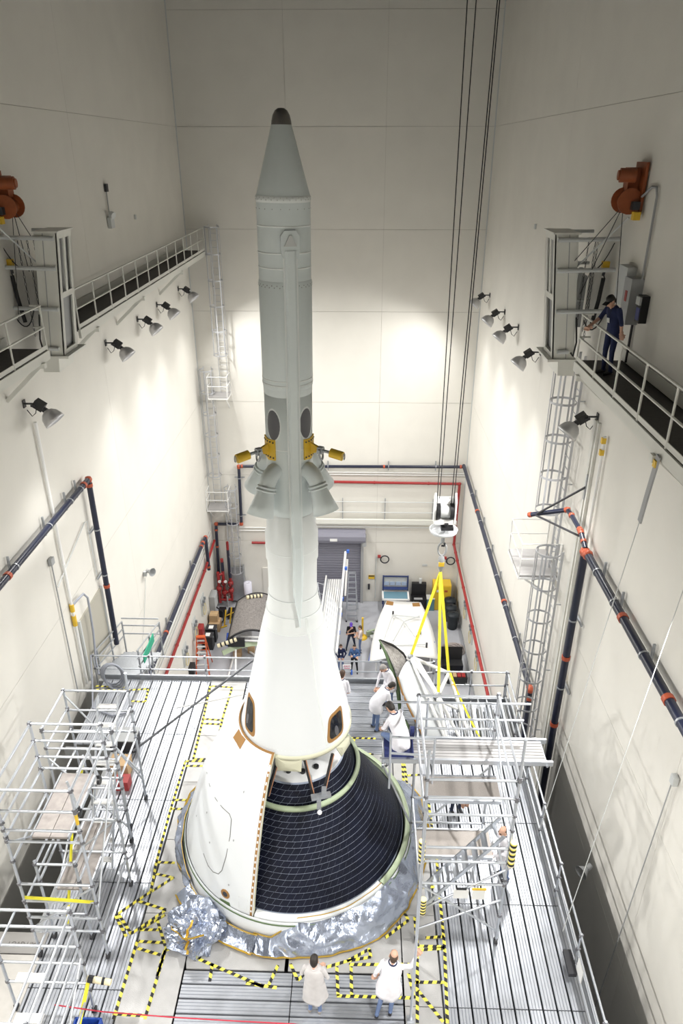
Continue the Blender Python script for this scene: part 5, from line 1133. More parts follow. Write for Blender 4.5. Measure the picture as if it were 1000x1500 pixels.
block('body', (4.98, 36.55, .85), (1.05, .75, 1.7), M_yellow, yc); block('door', (4.72, 36.155, .85), (.50, .03, 1.6), M_yellow, yc); block('door', (5.24, 36.155, .85), (.50, .03, 1.6), M_yellow, yc); block('label_plate', (4.75, 36.13, 1.35), (.2, .01, .15), M_white, yc); block('label_plate', (5.2, 36.13, 1.35), (.18, .01, .13), M_orange, yc); block('handle', (4.98, 36.13, .9), (.05, .04, .2), M_dark, yc)
M_binblk = mat('bin_black', (.012, .018, .024), .5)
for k, (x, y, lab) in enumerate(((5.45, 35.9, 'rearmost'), (5.4, 35.15, 'middle'), (5.45, 34.4, 'front'))):
    e = empty('waste_bin', (x, y, 0), lab + ' of three black lidded waste bins by the right wall', 'bin', 'black waste bins by the right wall')
    MB().lathe([(.001, 0), (.27, 0), (.33, .85), (.34, .87), (.001, .87)], (x, y, 0), 16).build('bin_body', M_binblk, e); MB().lathe([(.36, .87), (.36, .93), (.2, 1.02), (.001, 1.04)], (x, y, 0), 16).build('lid', M_binblk, e); MB().path([(x - .1, y, 1.03), (x, y, 1.1), (x + .1, y, 1.03)], .02, 6).build('handle', M_dark, e)
hc = empty('hose_coil', (5.15, 32.3, 0), 'coiled grey hose lying on the floor by the right wall', 'hose coil')
for k in range(7): MB().path([(5.1 + (.2 + .07 * k) * math.cos(t) + .03 * k, 32.3 + (.2 + .065 * k) * math.sin(t), .05 + .02 * (k % 3) + .03 * math.sin(3 * t + k)) for t in [2 * math.pi * i / 22 for i in range(22)]], .035, 6, True).build('loop', mat('hose_tan', (.40, .35, .33), .7), hc)
for k, (x, y) in enumerate(((5.0, 30.6), (5.1, 29.6))):
    e = empty('tool_case', (x, y, 0), ['open black tool case with raised lid behind the far railing', 'open tool case with red trays behind the far railing'][k], 'tool case')
    block('base', (x, y, .35), (1.1, .55, .3), M_black, e); block('stand', (x, y, .1), (.9, .4, .2), M_dark, e)
    if k == 0: MB().box((x, y + .35, .85), (1.1, .05, .7), Quaternion((1, 0, 0), -.2).to_matrix()).build('lid', M_black, e)
    else:
        for i in range(4): block('tray', (x - .3 + .22 * i, y, .52), (.18, .4, .05), M_red if i > 1 else M_wood, e)
tag(block('spray_can', (5.55, 30.0, .15), (.2, .2, .3), mat('navy_can', (.05, .06, .4), .5)), 'small blue container on the floor beside the tool cases', 'container')
# left corner: riser valves, boxes, cases
rv = empty('fire_riser', (-7.9, 36.2, 0), 'cluster of red fire riser valves and pipes in the far left corner', 'fire riser')
for x, y, z1, m_ in ((-7.95, 36.4, 3.2, M_red), (-7.55, 36.45, 4.3, M_red), (-8.2, 36.2, 2.4, M_red)): bar('riser_pipe', (x, y, 0.3), (x, y, z1), .09, m_, rv, 12)
bar('riser_pipe', (-7.55, 36.45, 1.9), (-7.55, 36.45, 3.8), .095, M_pipe, rv, 12); bar('riser_pipe', (-7.95, 36.4, 2.4), (-7.95, 36.4, 3.0), .095, M_pipe, rv, 12)
for x, y, z in ((-7.95, 36.4, .9), (-7.95, 36.4, 1.6), (-7.55, 36.45, 1.0), (-7.55, 36.45, 1.5), (-8.2, 36.2, 1.3)):
    b = MB().lathe([(.001, -.16), (.15, -.12), (.17, 0), (.15, .12), (.001, .16)], (x, y, z), 12); b.tube((x, y - .3, z), (x, y, z), .05, 8); b.build('valve_body', M_red, rv)
    MB().path([(x + .14 * math.cos(t), y - .3, z + .14 * math.sin(t)) for t in [2 * math.pi * i / 12 for i in range(12)]], .018, 5, True).build('hand_wheel', M_dark if z > 1.4 else M_red, rv)
for a, b_ in (((-7.95, 36.4, .9), (-7.55, 36.45, .9)), ((-8.2, 36.2, 2.2), (-7.95, 36.4, 2.2)), ((-8.2, 36.2, .5), (-7.55, 36.2, .5))): bar('cross_pipe', a, b_, .08, M_red, rv, 12)
MB().tube((-7.75, 36.15, 0), (-7.75, 36.15, .75), .05, 8).box((-7.75, 36.15, .02), (.3, .3, .04)).build('pipe_stand', M_grey, rv)
for x in (-7.75, -8.1): MB().tube((x, 36.0, 1.9), (x, 35.95, 1.9), .09, 12).build('gauge', M_white, rv)
tag(MB().lathe([(.001, 0), (.24, 0), (.24, 1.5), (.07, 1.5), (.07, 1.49), (.001, 1.49)], (-6.55, 36.55, 0), 20).build('paper_roll', mat('roll_white', (.78, .77, .88), .7)), 'tall white roll standing beside the ladder guard', 'roll')
e = empty('electrical_cabinet', (-8.3, 35.2, 0), 'grey electrical cabinet with black cable on the left wall', 'electrical box')
block('cabinet', (-8.33, 35.0, 1.25), (.3, .8, .9), M_grey, e); block('cabinet_door', (-8.17, 35.0, 1.25), (.02, .72, .82), M_lgrey, e); MB().path([(-8.15, 34.8, .9), (-7.8, 34.9, .5), (-7.75, 34.6, .15), (-7.95, 34.1, .03)], .04, 6).build('black_cable', M_black, e)
for i, (x, y, z, s, lab) in enumerate(((-8.1, 33.95, 0, .55, 'brown cardboard box on the floor under a smaller one by the left wall'), (-8.15, 34.05, .56, .42, 'smaller brown cardboard box on top of another by the left wall'))):
    e = empty('cardboard_box', (x, y, z), lab, 'box'); MB().box((x, y, z + s / 2), (s * 1.1, s * 1.2, s)).build('carton', M_wood, e); MB().box((x, y, z + s + .004), (s * 1.1, .07, .012)).build('packing_tape', mat('tape_tan', (.62, .45, .25), .5), e)
for i, (x, y, lab) in enumerate(((-8.1, 32.9, 'black equipment case with white label nearer the boxes'), (-8.15, 32.2, 'black equipment case with white label nearer the orange ladder'))):
    e = empty('equipment_case', (x, y, 0), lab, 'case', 'black equipment cases'); block('case_body', (x, y, .4), (.55, .5, .8), M_black, e); block('case_lid', (x, y, .83), (.57, .52, .06), M_dark, e); block('label_sheet', (x, y, .865), (.25, .3, .01), M_white, e); block('latch', (x + .285, y, .72), (.02, .1, .06), M_grey, e)
e = empty('fire_cabinet', (-8.4, 31.6, .9), 'red fire extinguisher cabinet on the left wall above the orange ladder', 'cabinet')
block('box', (-8.36, 31.6, 1.35), (.26, .55, .95), M_red, e); block('door', (-8.22, 31.6, 1.35), (.02, .48, .88), M_red, e)
tag(MB().box((-8.375, 29.2, .9), (.25, .5, .5)).box((-8.24, 29.2, .9), (.03, .4, .35)).build('junction_cabinet', M_black), 'black junction cabinet on the left wall behind the orange ladder', 'electrical box')
e = empty('folding_barrier', (-7.6, 34.6, 0), 'yellow folding barrier standing on the floor by the boxes', 'barrier')
for i in range(3): p = Vector((-7.65 + .28 * i, 34.2 + .28 * i, 0)); bar('bar', p, p + Vector((.12, .25, .95)), .045, M_yellow, e)
bar('foot', (-7.8, 34.0, .04), (-7.5, 34.2, .04), .05, M_yellow, e); bar('cross_bar', (-7.55, 34.45, .55), (-6.98, 35.0, .55), .03, M_yellow, e)
e = empty('floor_scrubber', (-7.5, 35.3, 0), 'low black trolley on the floor behind the yellow barrier', 'trolley')
block('bed', (-7.15, 35.3, .2), (.95, .9, .12), M_black, e); block('motor', (-7.9, 35.2, .3), (.4, .4, .45), M_black, e)
for x in (-7.5, -6.8): MB().tube((x, 34.95, .08), (x + .05, 34.95, .08), .08, 12).build('wheel', M_dark, e)
def hose_reel(x, z, label):
    e = empty('hose_reel', (x, 36.9, z), label, 'hose reel'); MB().path([(x + .22 + .24 * math.cos(t), 36.75, z - .1 + .24 * math.sin(t)) for t in [2 * math.pi * i / 18 for i in range(18)]], .04, 6, True).build('reel', M_dark, e); MB().box((x - .10, 36.88, z + .02), (.18, .2, .10)).build('bracket', M_red, e); bar('supply', (x - .28, 36.92, z), (x - .28, 36.92, .3), .025, M_lgrey, e)
hose_reel(1.35, 3.2, 'hose reel on the end wall right of the roll-up door'); hose_reel(5.2, 3.15, 'hose reel on the end wall beside the red pipe')
e = empty('warning_sign', (.85, 36.95, 1.6), 'small yellow warning sign beside the roll-up door', 'sign'); block('plate', (.82, 36.96, 1.75), (.36, .02, .26), M_yellow, e); block('black_band', (.82, 36.945, 1.83), (.34, .01, .07), M_black, e); block('switch_box', (.68, 36.92, 1.1), (.12, .1, .35), M_dark, e)
tag(block('notice_plate', (3.95, 36.98, 2.6), (.3, .02, .14), M_lgrey), 'tiny grey notice plate high on the end wall', 'sign')
# landing and stair outside the far left platform corner
ld_ = empty('stair_landing', (-7.6, 19.6, 9.0), 'grey steel stair landing with railing beyond the far left platform corner', 'stair')
for i in range(9): block('tread', (-7.65, 18.45 + .27 * i, ZP - .1 - .12 * i), (1.35, .25, .05), M_galv, ld_)
for x in (-8.3, -6.98):
    for z in (.45, .75, 1.05): bar('rail', (x, 18.4, ZP + z - .25), (x, 20.9, ZP + z - .9), .025, M_galv, ld_)
    for y in (18.5, 19.7, 20.9): bar('post', (x, y, 8.2), (x, y, ZP + .8 - (y - 18.4) * .26), .03, M_galv, ld_)
for z in (9.45, 9.8, 10.1): bar('rail', (-8.3, 20.9, z - .3), (-6.98, 20.9, z - .3), .025, M_galv, ld_)
for x in (-8.1, -7.2): span('stringer', (x, 18.2, ZP - .2), (x, 21.0, ZP - 1.35), .06, .22, M_galv, ld_); 
for y in (18.6, 20.8): span('hanger', (-7.65, y, 0), (-7.65, y, ZP - .5 - (y - 18.2) * .41), .12, .12, M_galv, ld_)
tag(MB().box((-6.90, 19.3, 9.75), (.03, 1.2, .32)).build('green_banner', mat('banner_green', (.02, .33, .20), .6)), 'green banner with white lettering tied to the stair railing', 'banner')
# wall hoses and fittings on both side walls low down
for side, x in (('left', -8.47), ('right', 5.92)):
    for k, y in enumerate((33.0, 30.8, 28.6)):
        e = empty('utility_panel', (x, y, 2.2), '%s utility panel with valves and looped hose low on the %s wall' % (['farthest', 'middle', 'nearest'][k], side), 'utility panel', 'utility panels on the %s wall' % side)
        s = 1 if side == 'left' else -1
        block('back_plate', (x, y, 2.3), (.06, .7, 1.1), M_lgrey, e); b = MB()
        for q in range(4): b.box((x + s * .08, y - .25 + .16 * q, 2.45 + .1 * (q % 2)), (.12, .08, .16))
        b.build('valve', M_galv, e)
        MB().path([(x + s * .1, y + .28 * math.cos(t), 2.0 + .34 * math.sin(t)) for t in [2 * math.pi * i / 14 for i in range(14)]], .025, 6, True).build('hose_loop', mat('hose_cream', (.72, .62, .35), .6), e)
# ================================================================ PEOPLE
M_skin = mat('skin', (.60, .36, .26), .55)
M_hair = {'dark': mat('hair_dark', (.02, .015, .012), .6), 'grey': mat('hair_grey', (.30, .28, .27), .6), 'brown': mat('hair_brown', (.07, .04, .025), .6)}
C_ = lambda n, c: mat('cloth_' + n, c, .85, noise_amt=.08, noise_scale=9)
CL = {'white': C_('white', (.80, .79, .84)), 'greycoat': C_('greycoat', (.58, .56, .56)), 'jeans': C_('jeans', (.14, .20, .36)), 'djeans': C_('djeans', (.03, .04, .08)), 'black': C_('black', (.012, .012, .016)), 'navy': C_('navy', (.012, .02, .075)), 'denim': C_('denim', (.06, .13, .30)), 'pink': C_('pink', (.72, .62, .60)), 'shoe': mat('shoe_dark', (.02, .02, .025), .5), 'shoeg': mat('shoe_grey', (.30, .27, .25), .6)}
def capsule(b, p, q, r1, r2, n=10, sq=1.0):
    p, q = Vector(p), Vector(q); a = (q - p); L = a.length; a = a.normalized() if L > 1e-6 else Vector((0, 0, 1)); u = a.orthogonal().normalized(); w_ = a.cross(u)
    st = [(-r1, .05), (-r1 * .7, r1 * .714), (0, r1), (L, r2), (L + r2 * .7, r2 * .714), (L + r2, .05)]
    if L < 1e-6: st = [(-r1, .03), (-r1 * .7, r1 * .7), (0, r1), (r1 * .7, r1 * .7), (r1, .03)]
    vs = [p + a * t + u * (max(r, .002) * math.cos(2 * math.pi * i / n)) + w_ * (max(r, .002) * math.sin(2 * math.pi * i / n)) for t, r in st for i in range(n)]
    m = len(st); fs = [(j * n + i, j * n + (i + 1) % n, (j + 1) * n + (i + 1) % n, (j + 1) * n + i) for j in range(m - 1) for i in range(n)] + [tuple(range(n - 1, -1, -1)), tuple(range((m - 1) * n, m * n))]
    b.add(vs, fs)
def rings(b, rows, n=14):
    """rows: (centre, right vec, fwd vec, rx, ry)"""
    vs = [c + rv * (rx * math.cos(2 * math.pi * i / n)) + fv * (ry * math.sin(2 * math.pi * i / n)) for c, rv, fv, rx, ry in rows for i in range(n)]
    m = len(rows); b.add(vs, [(j * n + i, j * n + (i + 1) % n, (j + 1) * n + (i + 1) % n, (j + 1) * n + i) for j in range(m - 1) for i in range(n)] + [tuple(range(n - 1, -1, -1)), tuple(range((m - 1) * n, m * n))], True)
def person(label, loc, facing, top, legs, h=1.75, shoe='shoe', hair='dark', lean=0.0, side=0.0, arms=None, leg=None, coat=None, pelvis=(0, 0, .95), head_tilt=0.0, cap=None, bald=False, badge=False, sleeves=True, mask=False):
    """facing: heading of the person's front (radians, 0 = +x). arms: ((elbow),(wrist)) left/right in body space of the leaned torso; leg: ((knee),(ankle)) left/right in standing space"""
    k = h / 1.75
    B = T(*loc) @ RZ(facing - math.pi / 2) @ Matrix.Diagonal((k, k, k, 1))
    pv = Vector(pelvis)
    Rt = Matrix.Rotation(side, 3, 'Y') @ Matrix.Rotation(-lean, 3, 'X')
    def up(v): v = Vector(v); return pv + Rt @ (v - Vector((0, 0, .95)))
    rv, fv = Rt @ Vector((1, 0, 0)), Rt @ Vector((0, 1, 0))
    arms = arms or {}
    aL = arms.get('L', ((-.24, .02, 1.14), (-.22, .14, .92))); aR = arms.get('R', ((.24, .02, 1.14), (.22, .14, .92)))
    leg = leg or {}
    lL = leg.get('L', ((-.10, .03, .50), (-.11, 0, .08))); lR = leg.get('R', ((.10, .03, .50), (.11, 0, .08)))
    b = MB(); seg = []
    def cap_(p, q, r1, r2, m): capsule(b, p, q, r1, r2); seg.append((Vector(p), Vector(q), max(r1, r2), m))
    rows = [(up((0, 0, z)), rv, fv, rx, ry) for z, rx, ry in ((.88, .13, .10), (.95, .165, .115), (1.08, .145, .10), (1.22, .165, .115), (1.36, .185, .115), (1.44, .15, .085), (1.49, .06, .055))]
    rings(b, rows); seg += [(up((-.06, 0, 1.02)), up((-.08, 0, 1.38)), .11, 'top'), (up((.06, 0, 1.02)), up((.08, 0, 1.38)), .11, 'top'), (up((0, 0, .93)), up((0, 0, .95)), .12, 'legs')]
    hc = up((0, .015, 1.47)) ; Rh = Rt @ Matrix.Rotation(-head_tilt, 3, 'X')
    def hd(v): return hc + Rh @ Vector(v)
    cap_(up((0, 0, 1.44)), hd((0, .02, .08)), .052, .05, 'skin')
    hr, hf = Rh @ Vector((1, 0, 0)), Rh @ Vector((0, 1, 0))
    rings(b, [(hd((0, y, z)), hr, hf, rx, ry) for z, y, rx, ry in ((.025, .055, .030, .03), (.05, .045, .050, .055), (.10, .025, .066, .082), (.155, .012, .074, .092), (.20, .005, .072, .090), (.235, .0, .056, .07), (.255, 0, .02, .03))])
    seg.append((hd((0, .02, .06)), hd((0, .0, .2)), .075, 'skin'))
    capsule(b, hd((0, .10, .135)), hd((0, .115, .105)), .010, .014); 
    for s in (-1, 1): capsule(b, hd((s * .073, -.005, .14)), hd((s * .075, -.005, .115)), .014, .012)
    for s, (el, wr) in ((-1, aL), (1, aR)):
        sh = up((s * .175, 0, 1.40)); el, wr = up(el), up(wr); cap_(sh, el, .058, .045, 'top'); cap_(el, wr, .043, .030, 'top' if sleeves else 'skin')
        d = (wr - el).normalized(); sd = d.cross(Vector((0, 0, 1))); sd = sd.normalized() if sd.length > .05 else Vector((1, 0, 0)); nn = sd.cross(d)
        cap_(wr, wr + d * .075, .030, .034, 'skin')
        for i in range(4):
            o = sd * (-.03 + .02 * i); L = (.052, .066, .070, .060)[i]; p0 = wr + d * .085 + o; p1 = p0 + d * L * .55; p2 = p1 + (d * .8 - nn * .6).normalized() * L * .5
            capsule(b, p0, p1, .0105, .010, 6); capsule(b, p1, p2, .010, .009, 6); seg.append((p0, p2, .01, 'skin'))
        p0 = wr + d * .03 + sd * (.03 * -s); p1 = p0 + (d * .6 + sd * (-.7 * s)).normalized() * .045; p2 = p1 + d * .035; capsule(b, p0, p1, .013, .011, 6); capsule(b, p1, p2, .011, .010, 6); seg.append((p0, p2, .012, 'skin'))
    for s, (kn, an) in ((-1, lL), (1, lR)):
        hp = pv + Vector((s * .09, 0, -.04)); kn, an = Vector(kn), Vector(an); cap_(hp, kn, .085, .060, 'legs'); cap_(kn, an, .056, .042, 'legs')
        sd = (kn - an); f = Vector((sd.x * .0, 1, 0))
        if abs((an - kn).z) < .2: f = Vector((0, -.3, -1)).normalized() * .6 if True else f
        cap_(an + Vector((0, -.03, -.03)), an + f * .15 + Vector((0, 0, -.045)), .042, .036, 'shoe')
    me = b.mesh('body', [M_skin, CL[top], CL[legs], CL[shoe]])
    o = bpy.data.objects.new('tmp', me); COL.objects.link(o)
    md = o.modifiers.new('r', 'REMESH'); md.mode = 'VOXEL'; md.voxel_size = .0125; md.use_smooth_shade = True
    ms = o.modifiers.new('s', 'SMOOTH'); ms.factor = .5; ms.iterations = 2
    dg = bpy.context.evaluated_depsgraph_get(); dg.update(); m2 = bpy.data.meshes.new_from_object(o.evaluated_get(dg)); bpy.data.objects.remove(o)
    m2.materials.clear()
    for m_ in (M_skin, CL[top], CL[legs], CL[shoe]): m2.materials.append(m_)
    idx = {'skin': 0, 'top': 1, 'legs': 2, 'shoe': 3}
    for pl in m2.polygons:
        c = pl.center; best = 9; bi = 0
        for p, q, r, nm in seg:
            d = q - p; t = max(0, min(1, (c - p).dot(d) / max(1e-9, d.dot(d)))); e_ = (c - (p + d * t)).length - r
            if e_ < best: best = e_; bi = idx[nm]
        pl.material_index = bi; pl.use_smooth = True
    e = empty('person', loc, label, 'person')
    link(bpy.data.objects.new('body', m2), e, B)
    def part(mb, nm, m_, **kw): return mb.build(nm, m_, e, B, **kw)
    hm = M_hair[hair]
    if cap: 
        x = MB(); rings(x, [(hd((0, y, z)), hr, hf, rx, ry) for z, y, rx, ry in ((.15, -.005, .082, .100), (.20, 0, .083, .101), (.245, -.005, .066, .082), (.272, -.005, .03, .04))]); x.box(hd((0, .12, .175)), (.13, .12, .012), Rh); part(x, 'cap', cap)
    x = MB()
    if bald: rings(x, [(hd((0, y, z)), hr, hf, rx, ry) for z, y, rx, ry in ((.07, -.04, .058, .06), (.12, -.03, .078, .078), (.17, -.026, .081, .078), (.195, -.035, .074, .068))])
    else: rings(x, [(hd((0, y, z)), hr, hf, rx, ry) for z, y, rx, ry in ((.06, -.045, .05, .05), (.11, -.03, .078, .078), (.17, -.014, .083, .092), (.22, -.004, .078, .094), (.255, -.004, .055, .068), (.272, -.004, .018, .025))])
    part(x, 'hair', hm)
    for s in (-1, 1):
        x = MB(); capsule(x, hd((s * .028, .092, .145)), hd((s * .028, .092, .145)), .008, .008, 6); part(x, 'eye', M_dark)
    if mask: x = MB(); rings(x, [(hd((0, y, z)), hr, hf, rx, ry) for z, y, rx, ry in ((.05, .065, .04, .05), (.09, .055, .058, .07), (.12, .055, .05, .07))]); part(x, 'face_mask', CL['white'])
    if coat:
        hem, fl = coat; x = MB(); n = 28; vs = []; zs_ = [1.46, 1.40, 1.28, 1.12, .98] + [.98 - (.98 - hem) * i / 5 for i in range(1, 6)]
        lk = [(Vector(kn), Vector(an)) for kn, an in (lL, lR)]
        for j, z in enumerate(zs_):
            if z >= .95: c = up((0, 0, z)); r_, f_ = rv, fv
            else: t = .95 - z; mid = (lk[0][0] + lk[1][0]) / 2; c = pv.lerp(Vector((mid.x, mid.y, mid.z)), min(1, t / .45)) if mid.z < pv.z - .2 else pv + Vector((0, -.1 * t, -t)); r_, f_ = Vector((1, 0, 0)), Vector((0, 1, 0))
            wx, wy = {0: (.11, .085), 1: (.185, .115), 2: (.205, .14), 3: (.195, .145), 4: (.205, .155)}.get(j, (.21 + fl * (.98 - z), .16 + fl * 1.1 * (.98 - z)))
            for i in range(n):
                a = 2 * math.pi * i / n; f3 = 1 + (.05 * math.sin(5 * a + 1) + .03 * math.sin(9 * a)) * (max(0, 1.1 - z) * 1.6); vs.append(c + r_ * (wx * f3 * math.cos(a)) + f_ * (wy * f3 * math.sin(a)))
        m = len(zs_); x.add(vs, [(j * n + i, j * n + (i + 1) % n, (j + 1) * n + (i + 1) % n, (j + 1) * n + i) for j in range(m - 1) for i in range(n)], True)
        co = part(x, 'lab_coat', CL[top], flip=True); md = co.modifiers.new('t', 'SOLIDIFY'); md.thickness = .012
        y_ = MB(); y_.path([up((.075 * math.cos(t), -.01 + .07 * math.sin(t), 1.475 + .012 * math.sin(t))) for t in [2 * math.pi * i / 14 for i in range(14)]], .014, 6, True); y_.build('collar', CL[top] if top != 'white' else CL['navy'], e, B)
    if badge:
        x = MB().ribbon([up((-.05, .09, 1.46)), up((0, .135, 1.25)), up((.05, .09, 1.46))], (1, 0, 0), .015, .004); part(x, 'lanyard', CL['black']); part(MB().box(up((0, .14, 1.20)), (.07, .012, .10), Rt), 'badge', M_white)
    return e
CROSS = {'L': ((-.26, .08, 1.16), (.06, .22, 1.18)), 'R': ((.26, .08, 1.16), (-.06, .24, 1.13))}
EAST, NORTH, WEST, SOUTH = 0, math.pi / 2, math.pi, -math.pi / 2
# group of four on the ground floor
person('man in black T-shirt and dark jeans with a purple cap, hand on his chin', (-.32, 32.25, 0), SOUTH, 'black', 'djeans', 1.80, arms={'L': ((-.24, .10, 1.15), (.10, .20, 1.14)), 'R': ((.22, .14, 1.18), (.03, .16, 1.40))}, leg={'L': ((-.17, .03, .50), (-.24, 0, .08)), 'R': ((.17, .03, .50), (.24, 0, .08))}, cap=mat('cap_purple', (.12, .05, .45), .7), sleeves=False, head_tilt=.2)
person('man in pale pink T-shirt and blue jeans standing side on with folded arms', (.18, 32.0, 0), WEST, 'pink', 'jeans', 1.76, arms=CROSS, hair='brown', sleeves=False)
person('man in navy sweater and jeans nearest the cone on the ground floor', (-.83, 30.4, 0), SOUTH, 'navy', 'jeans', 1.70, arms={'L': ((-.27, .02, 1.16), (-.16, .18, 1.00)), 'R': ((.27, .02, 1.16), (.12, .20, 1.0))}, mask=True, badge=True, hair='brown')
person('man in blue denim shirt and black trousers with folded arms behind the railing', (-.13, 30.3, 0), SOUTH, 'denim', 'black', 1.78, arms=CROSS, badge=True, leg={'L': ((-.13, .03, .50), (-.17, 0, .08)), 'R': ((.12, .04, .50), (.15, .05, .08))})
# workers on the platform
person('worker in white coat bending over beside the hoisted panel', (.55, 16.0, ZP), R(25), 'white', 'jeans', 1.78, lean=.75, arms={'L': ((-.22, .22, 1.22), (-.10, .46, 1.12)), 'R': ((.22, .24, 1.20), (.10, .48, 1.10))}, coat=(.72, .10), head_tilt=.25, hair='dark')
person('grey haired worker in white coat reaching behind the hoisted panel', (1.0, 17.0, ZP), R(215), 'white', 'jeans', 1.75, lean=.35, arms={'L': ((-.22, .18, 1.16), (-.10, .40, 1.05)), 'R': ((.22, .18, 1.16), (.10, .42, 1.02))}, coat=(.7, .10), hair='grey', head_tilt=.3)
person('worker in white coat half hidden behind the right side of the cone', (-.48, 16.3, ZP), R(70), 'white', 'jeans', 1.75, lean=.3, arms={'L': ((-.22, .12, 1.14), (-.08, .34, 1.05)), 'R': ((.25, .06, 1.14), (.15, .30, 1.0))}, coat=(.7, .10), hair='brown')
person('worker in white coat kneeling on the navy mat of the walkway plank', (.92, 11.72, 13.12), R(135), 'white', 'jeans', 1.72, shoe='shoeg', pelvis=(0, -.05, .28), lean=.45, arms={'L': ((-.22, .20, 1.20), (-.10, .42, 1.10)), 'R': ((.22, .20, 1.18), (.10, .44, 1.08))}, leg={'L': ((-.12, .33, .10), (-.13, -.12, .07)), 'R': ((.12, .33, .10), (.13, -.12, .07))}, coat=(.62, .06), head_tilt=.3)
person('worker in white coat and jeans between the right scaffold tower and the rail', (3.45, 11.3, ZP), R(200), 'white', 'jeans', 1.74, lean=.25, arms={'L': ((-.22, .16, 1.16), (-.12, .38, 1.10)), 'R': ((.22, .16, 1.16), (.1, .40, 1.1))}, coat=(.55, .08), hair='brown', bald=True)
person('dark haired worker in white coat bending below the mesh deck of the right tower', (2.55, 13.15, ZP), R(-70), 'white', 'djeans', 1.74, lean=.9, arms={'L': ((-.22, .18, 1.22), (-.1, .40, 1.12)), 'R': ((.22, .18, 1.2), (.1, .4, 1.12))}, coat=(.6, .08))
person('person in long grey coat and jeans standing with back turned at the front', (-.73, 8.28, ZP), R(82), 'greycoat', 'jeans', 1.66, arms={'L': ((-.25, .04, 1.14), (-.15, .24, 1.05)), 'R': ((.25, .04, 1.14), (.15, .24, 1.05))}, coat=(.42, .10), head_tilt=.1, leg={'L': ((-.09, .02, .50), (-.10, .0, .08)), 'R': ((.09, .02, .50), (.10, 0, .08))}, shoe='shoeg')
person('balding man in white coat reaching up to the scaffold pole at the front', (.69, 8.32, ZP), R(80), 'white', 'jeans', 1.72, lean=.12, side=.08, arms={'L': ((-.27, -.04, 1.18), (-.29, .06, .95)), 'R': ((.34, .10, 1.34), (.42, .16, 1.56))}, coat=(.60, .14), bald=True, hair='brown', leg={'L': ((-.12, .02, .50), (-.20, -.16, .10)), 'R': ((.08, .05, .50), (.05, -.04, .08))})
# person on the right catwalk
person('person in navy shirt and trousers with black cap leaning at the right catwalk rail', (5.25, 15.3, ZC), R(205), 'navy', 'navy', 1.70, lean=.18, arms={'L': ((-.26, .02, 1.14), (-.22, -.02, .92)), 'R': ((.26, .14, 1.20), (.22, .42, 1.12))}, cap=M_black, badge=True, sleeves=False, head_tilt=.45)
# ================================================================ FOIL BLANKETS ROUND THE BASE
M_foil = mat('silver_foil', (.38, .425, .53), .24, .75, bump=1.0, bump_scale=7)
M_gold = mat('gold_tape', (.58, .36, .04), .35, .4)
def ridged(x, y, z):
    v = Vector((x, y, z)); v = Vector((x + z * .8, y - z * .8, z * 2.2)); return (1 - abs(noise.noise(v * 1.0)) * 2) * .70 + (1 - abs(noise.noise(v * 2.3 + Vector((7, 3, 1)))) * 2) * .26 + (1 - abs(noise.noise(v * 5.0))) * .05
def foil_band(name, label, a0, a1, top, bottom, na=300, nz=18, amp=.16, seed=0.0):
    vs = []
    for j in range(nz + 1):
        t = j / nz
        for i in range(na + 1):
            a = a0 + (a1 - a0) * i / na; (rt0, zt0), (rb, zb2) = top(a), bottom(a)
            r = rt0 + (rb - rt0) * (t ** .75); z = zt0 + (zb2 - zt0) * t
            n_ = ridged(r * math.cos(a) * 1.3 + seed, r * math.sin(a) * 1.3, z * 1.3) - .45
            k = amp * min(1, .25 + t * 2.5) * (1 if t < .98 else .6)
            r += n_ * k; z += .35 * n_ * k * (0 if j == nz else 1)
            vs.append(Vector((r * math.cos(a), r * math.sin(a), max(z, ZP + .012))))
    w_ = na + 1
    fs = []
    for j in range(nz):
        for i in range(na):
            q = (j * w_ + i, j * w_ + i + 1, (j + 1) * w_ + i + 1, (j + 1) * w_ + i)
            fs += [(q[0], q[1], q[2]), (q[0], q[2], q[3])] if (i + j) % 2 else [(q[0], q[1], q[3]), (q[1], q[2], q[3])]
    e = empty(name, (AX, AY, ZP), label, 'foil blanket')
    MB().add(vs, fs, True).build('foil_sheet', M_foil, e, MST, flip=False)
    MB().ribbon([vs[i] + Vector((0, 0, .012)) for i in range(0, w_, 2)], (0, 0, 1), .045, .01).build('gold_edge', M_gold, e, MST)
    MB().ribbon([vs[nz * w_ + i] + Vector((0, 0, .02)) for i in range(0, w_, 3)], (math.cos((a0 + a1) / 2), math.sin((a0 + a1) / 2), .3), .05, .008).build('gold_edge', M_gold, e, MST)
    return e
def tz(a): # top of the foil: low in front-left of the white ring, high to the right
    d = (a - FR + math.pi) % (2 * math.pi) - math.pi
    return 9.63 + .42 * tk(a)
def tk(a):
    d = (a - FR + math.pi) % (2 * math.pi) - math.pi
    return min(1, max(0, (math.degrees(d) + 14) / 12))
foil_band('foil_blanket', 'crumpled silver foil blanket skirting the right front of the capsule base', FR - R(22), FR + R(112), lambda a: (2.80 - .18 * tk(a), tz(a)), lambda a: (3.18 + .05 * math.sin(5 * a), ZP + .02), 360, 16, .12)
foil_band('foil_blanket', 'crumpled silver foil blanket below the white ring on the left front', FR - R(62), FR - R(20), lambda a: (2.83, 9.64), lambda a: (3.16, ZP + .02), 150, 14, .09, 4.0)
foil_band('foil_blanket', 'crumpled silver foil along the far left side of the capsule base', FR - R(150), FR - R(62), lambda a: (2.80, 9.80), lambda a: (2.98 + .1 * math.sin(3 * a), ZP + .02), 200, 14, .16, 9.0)
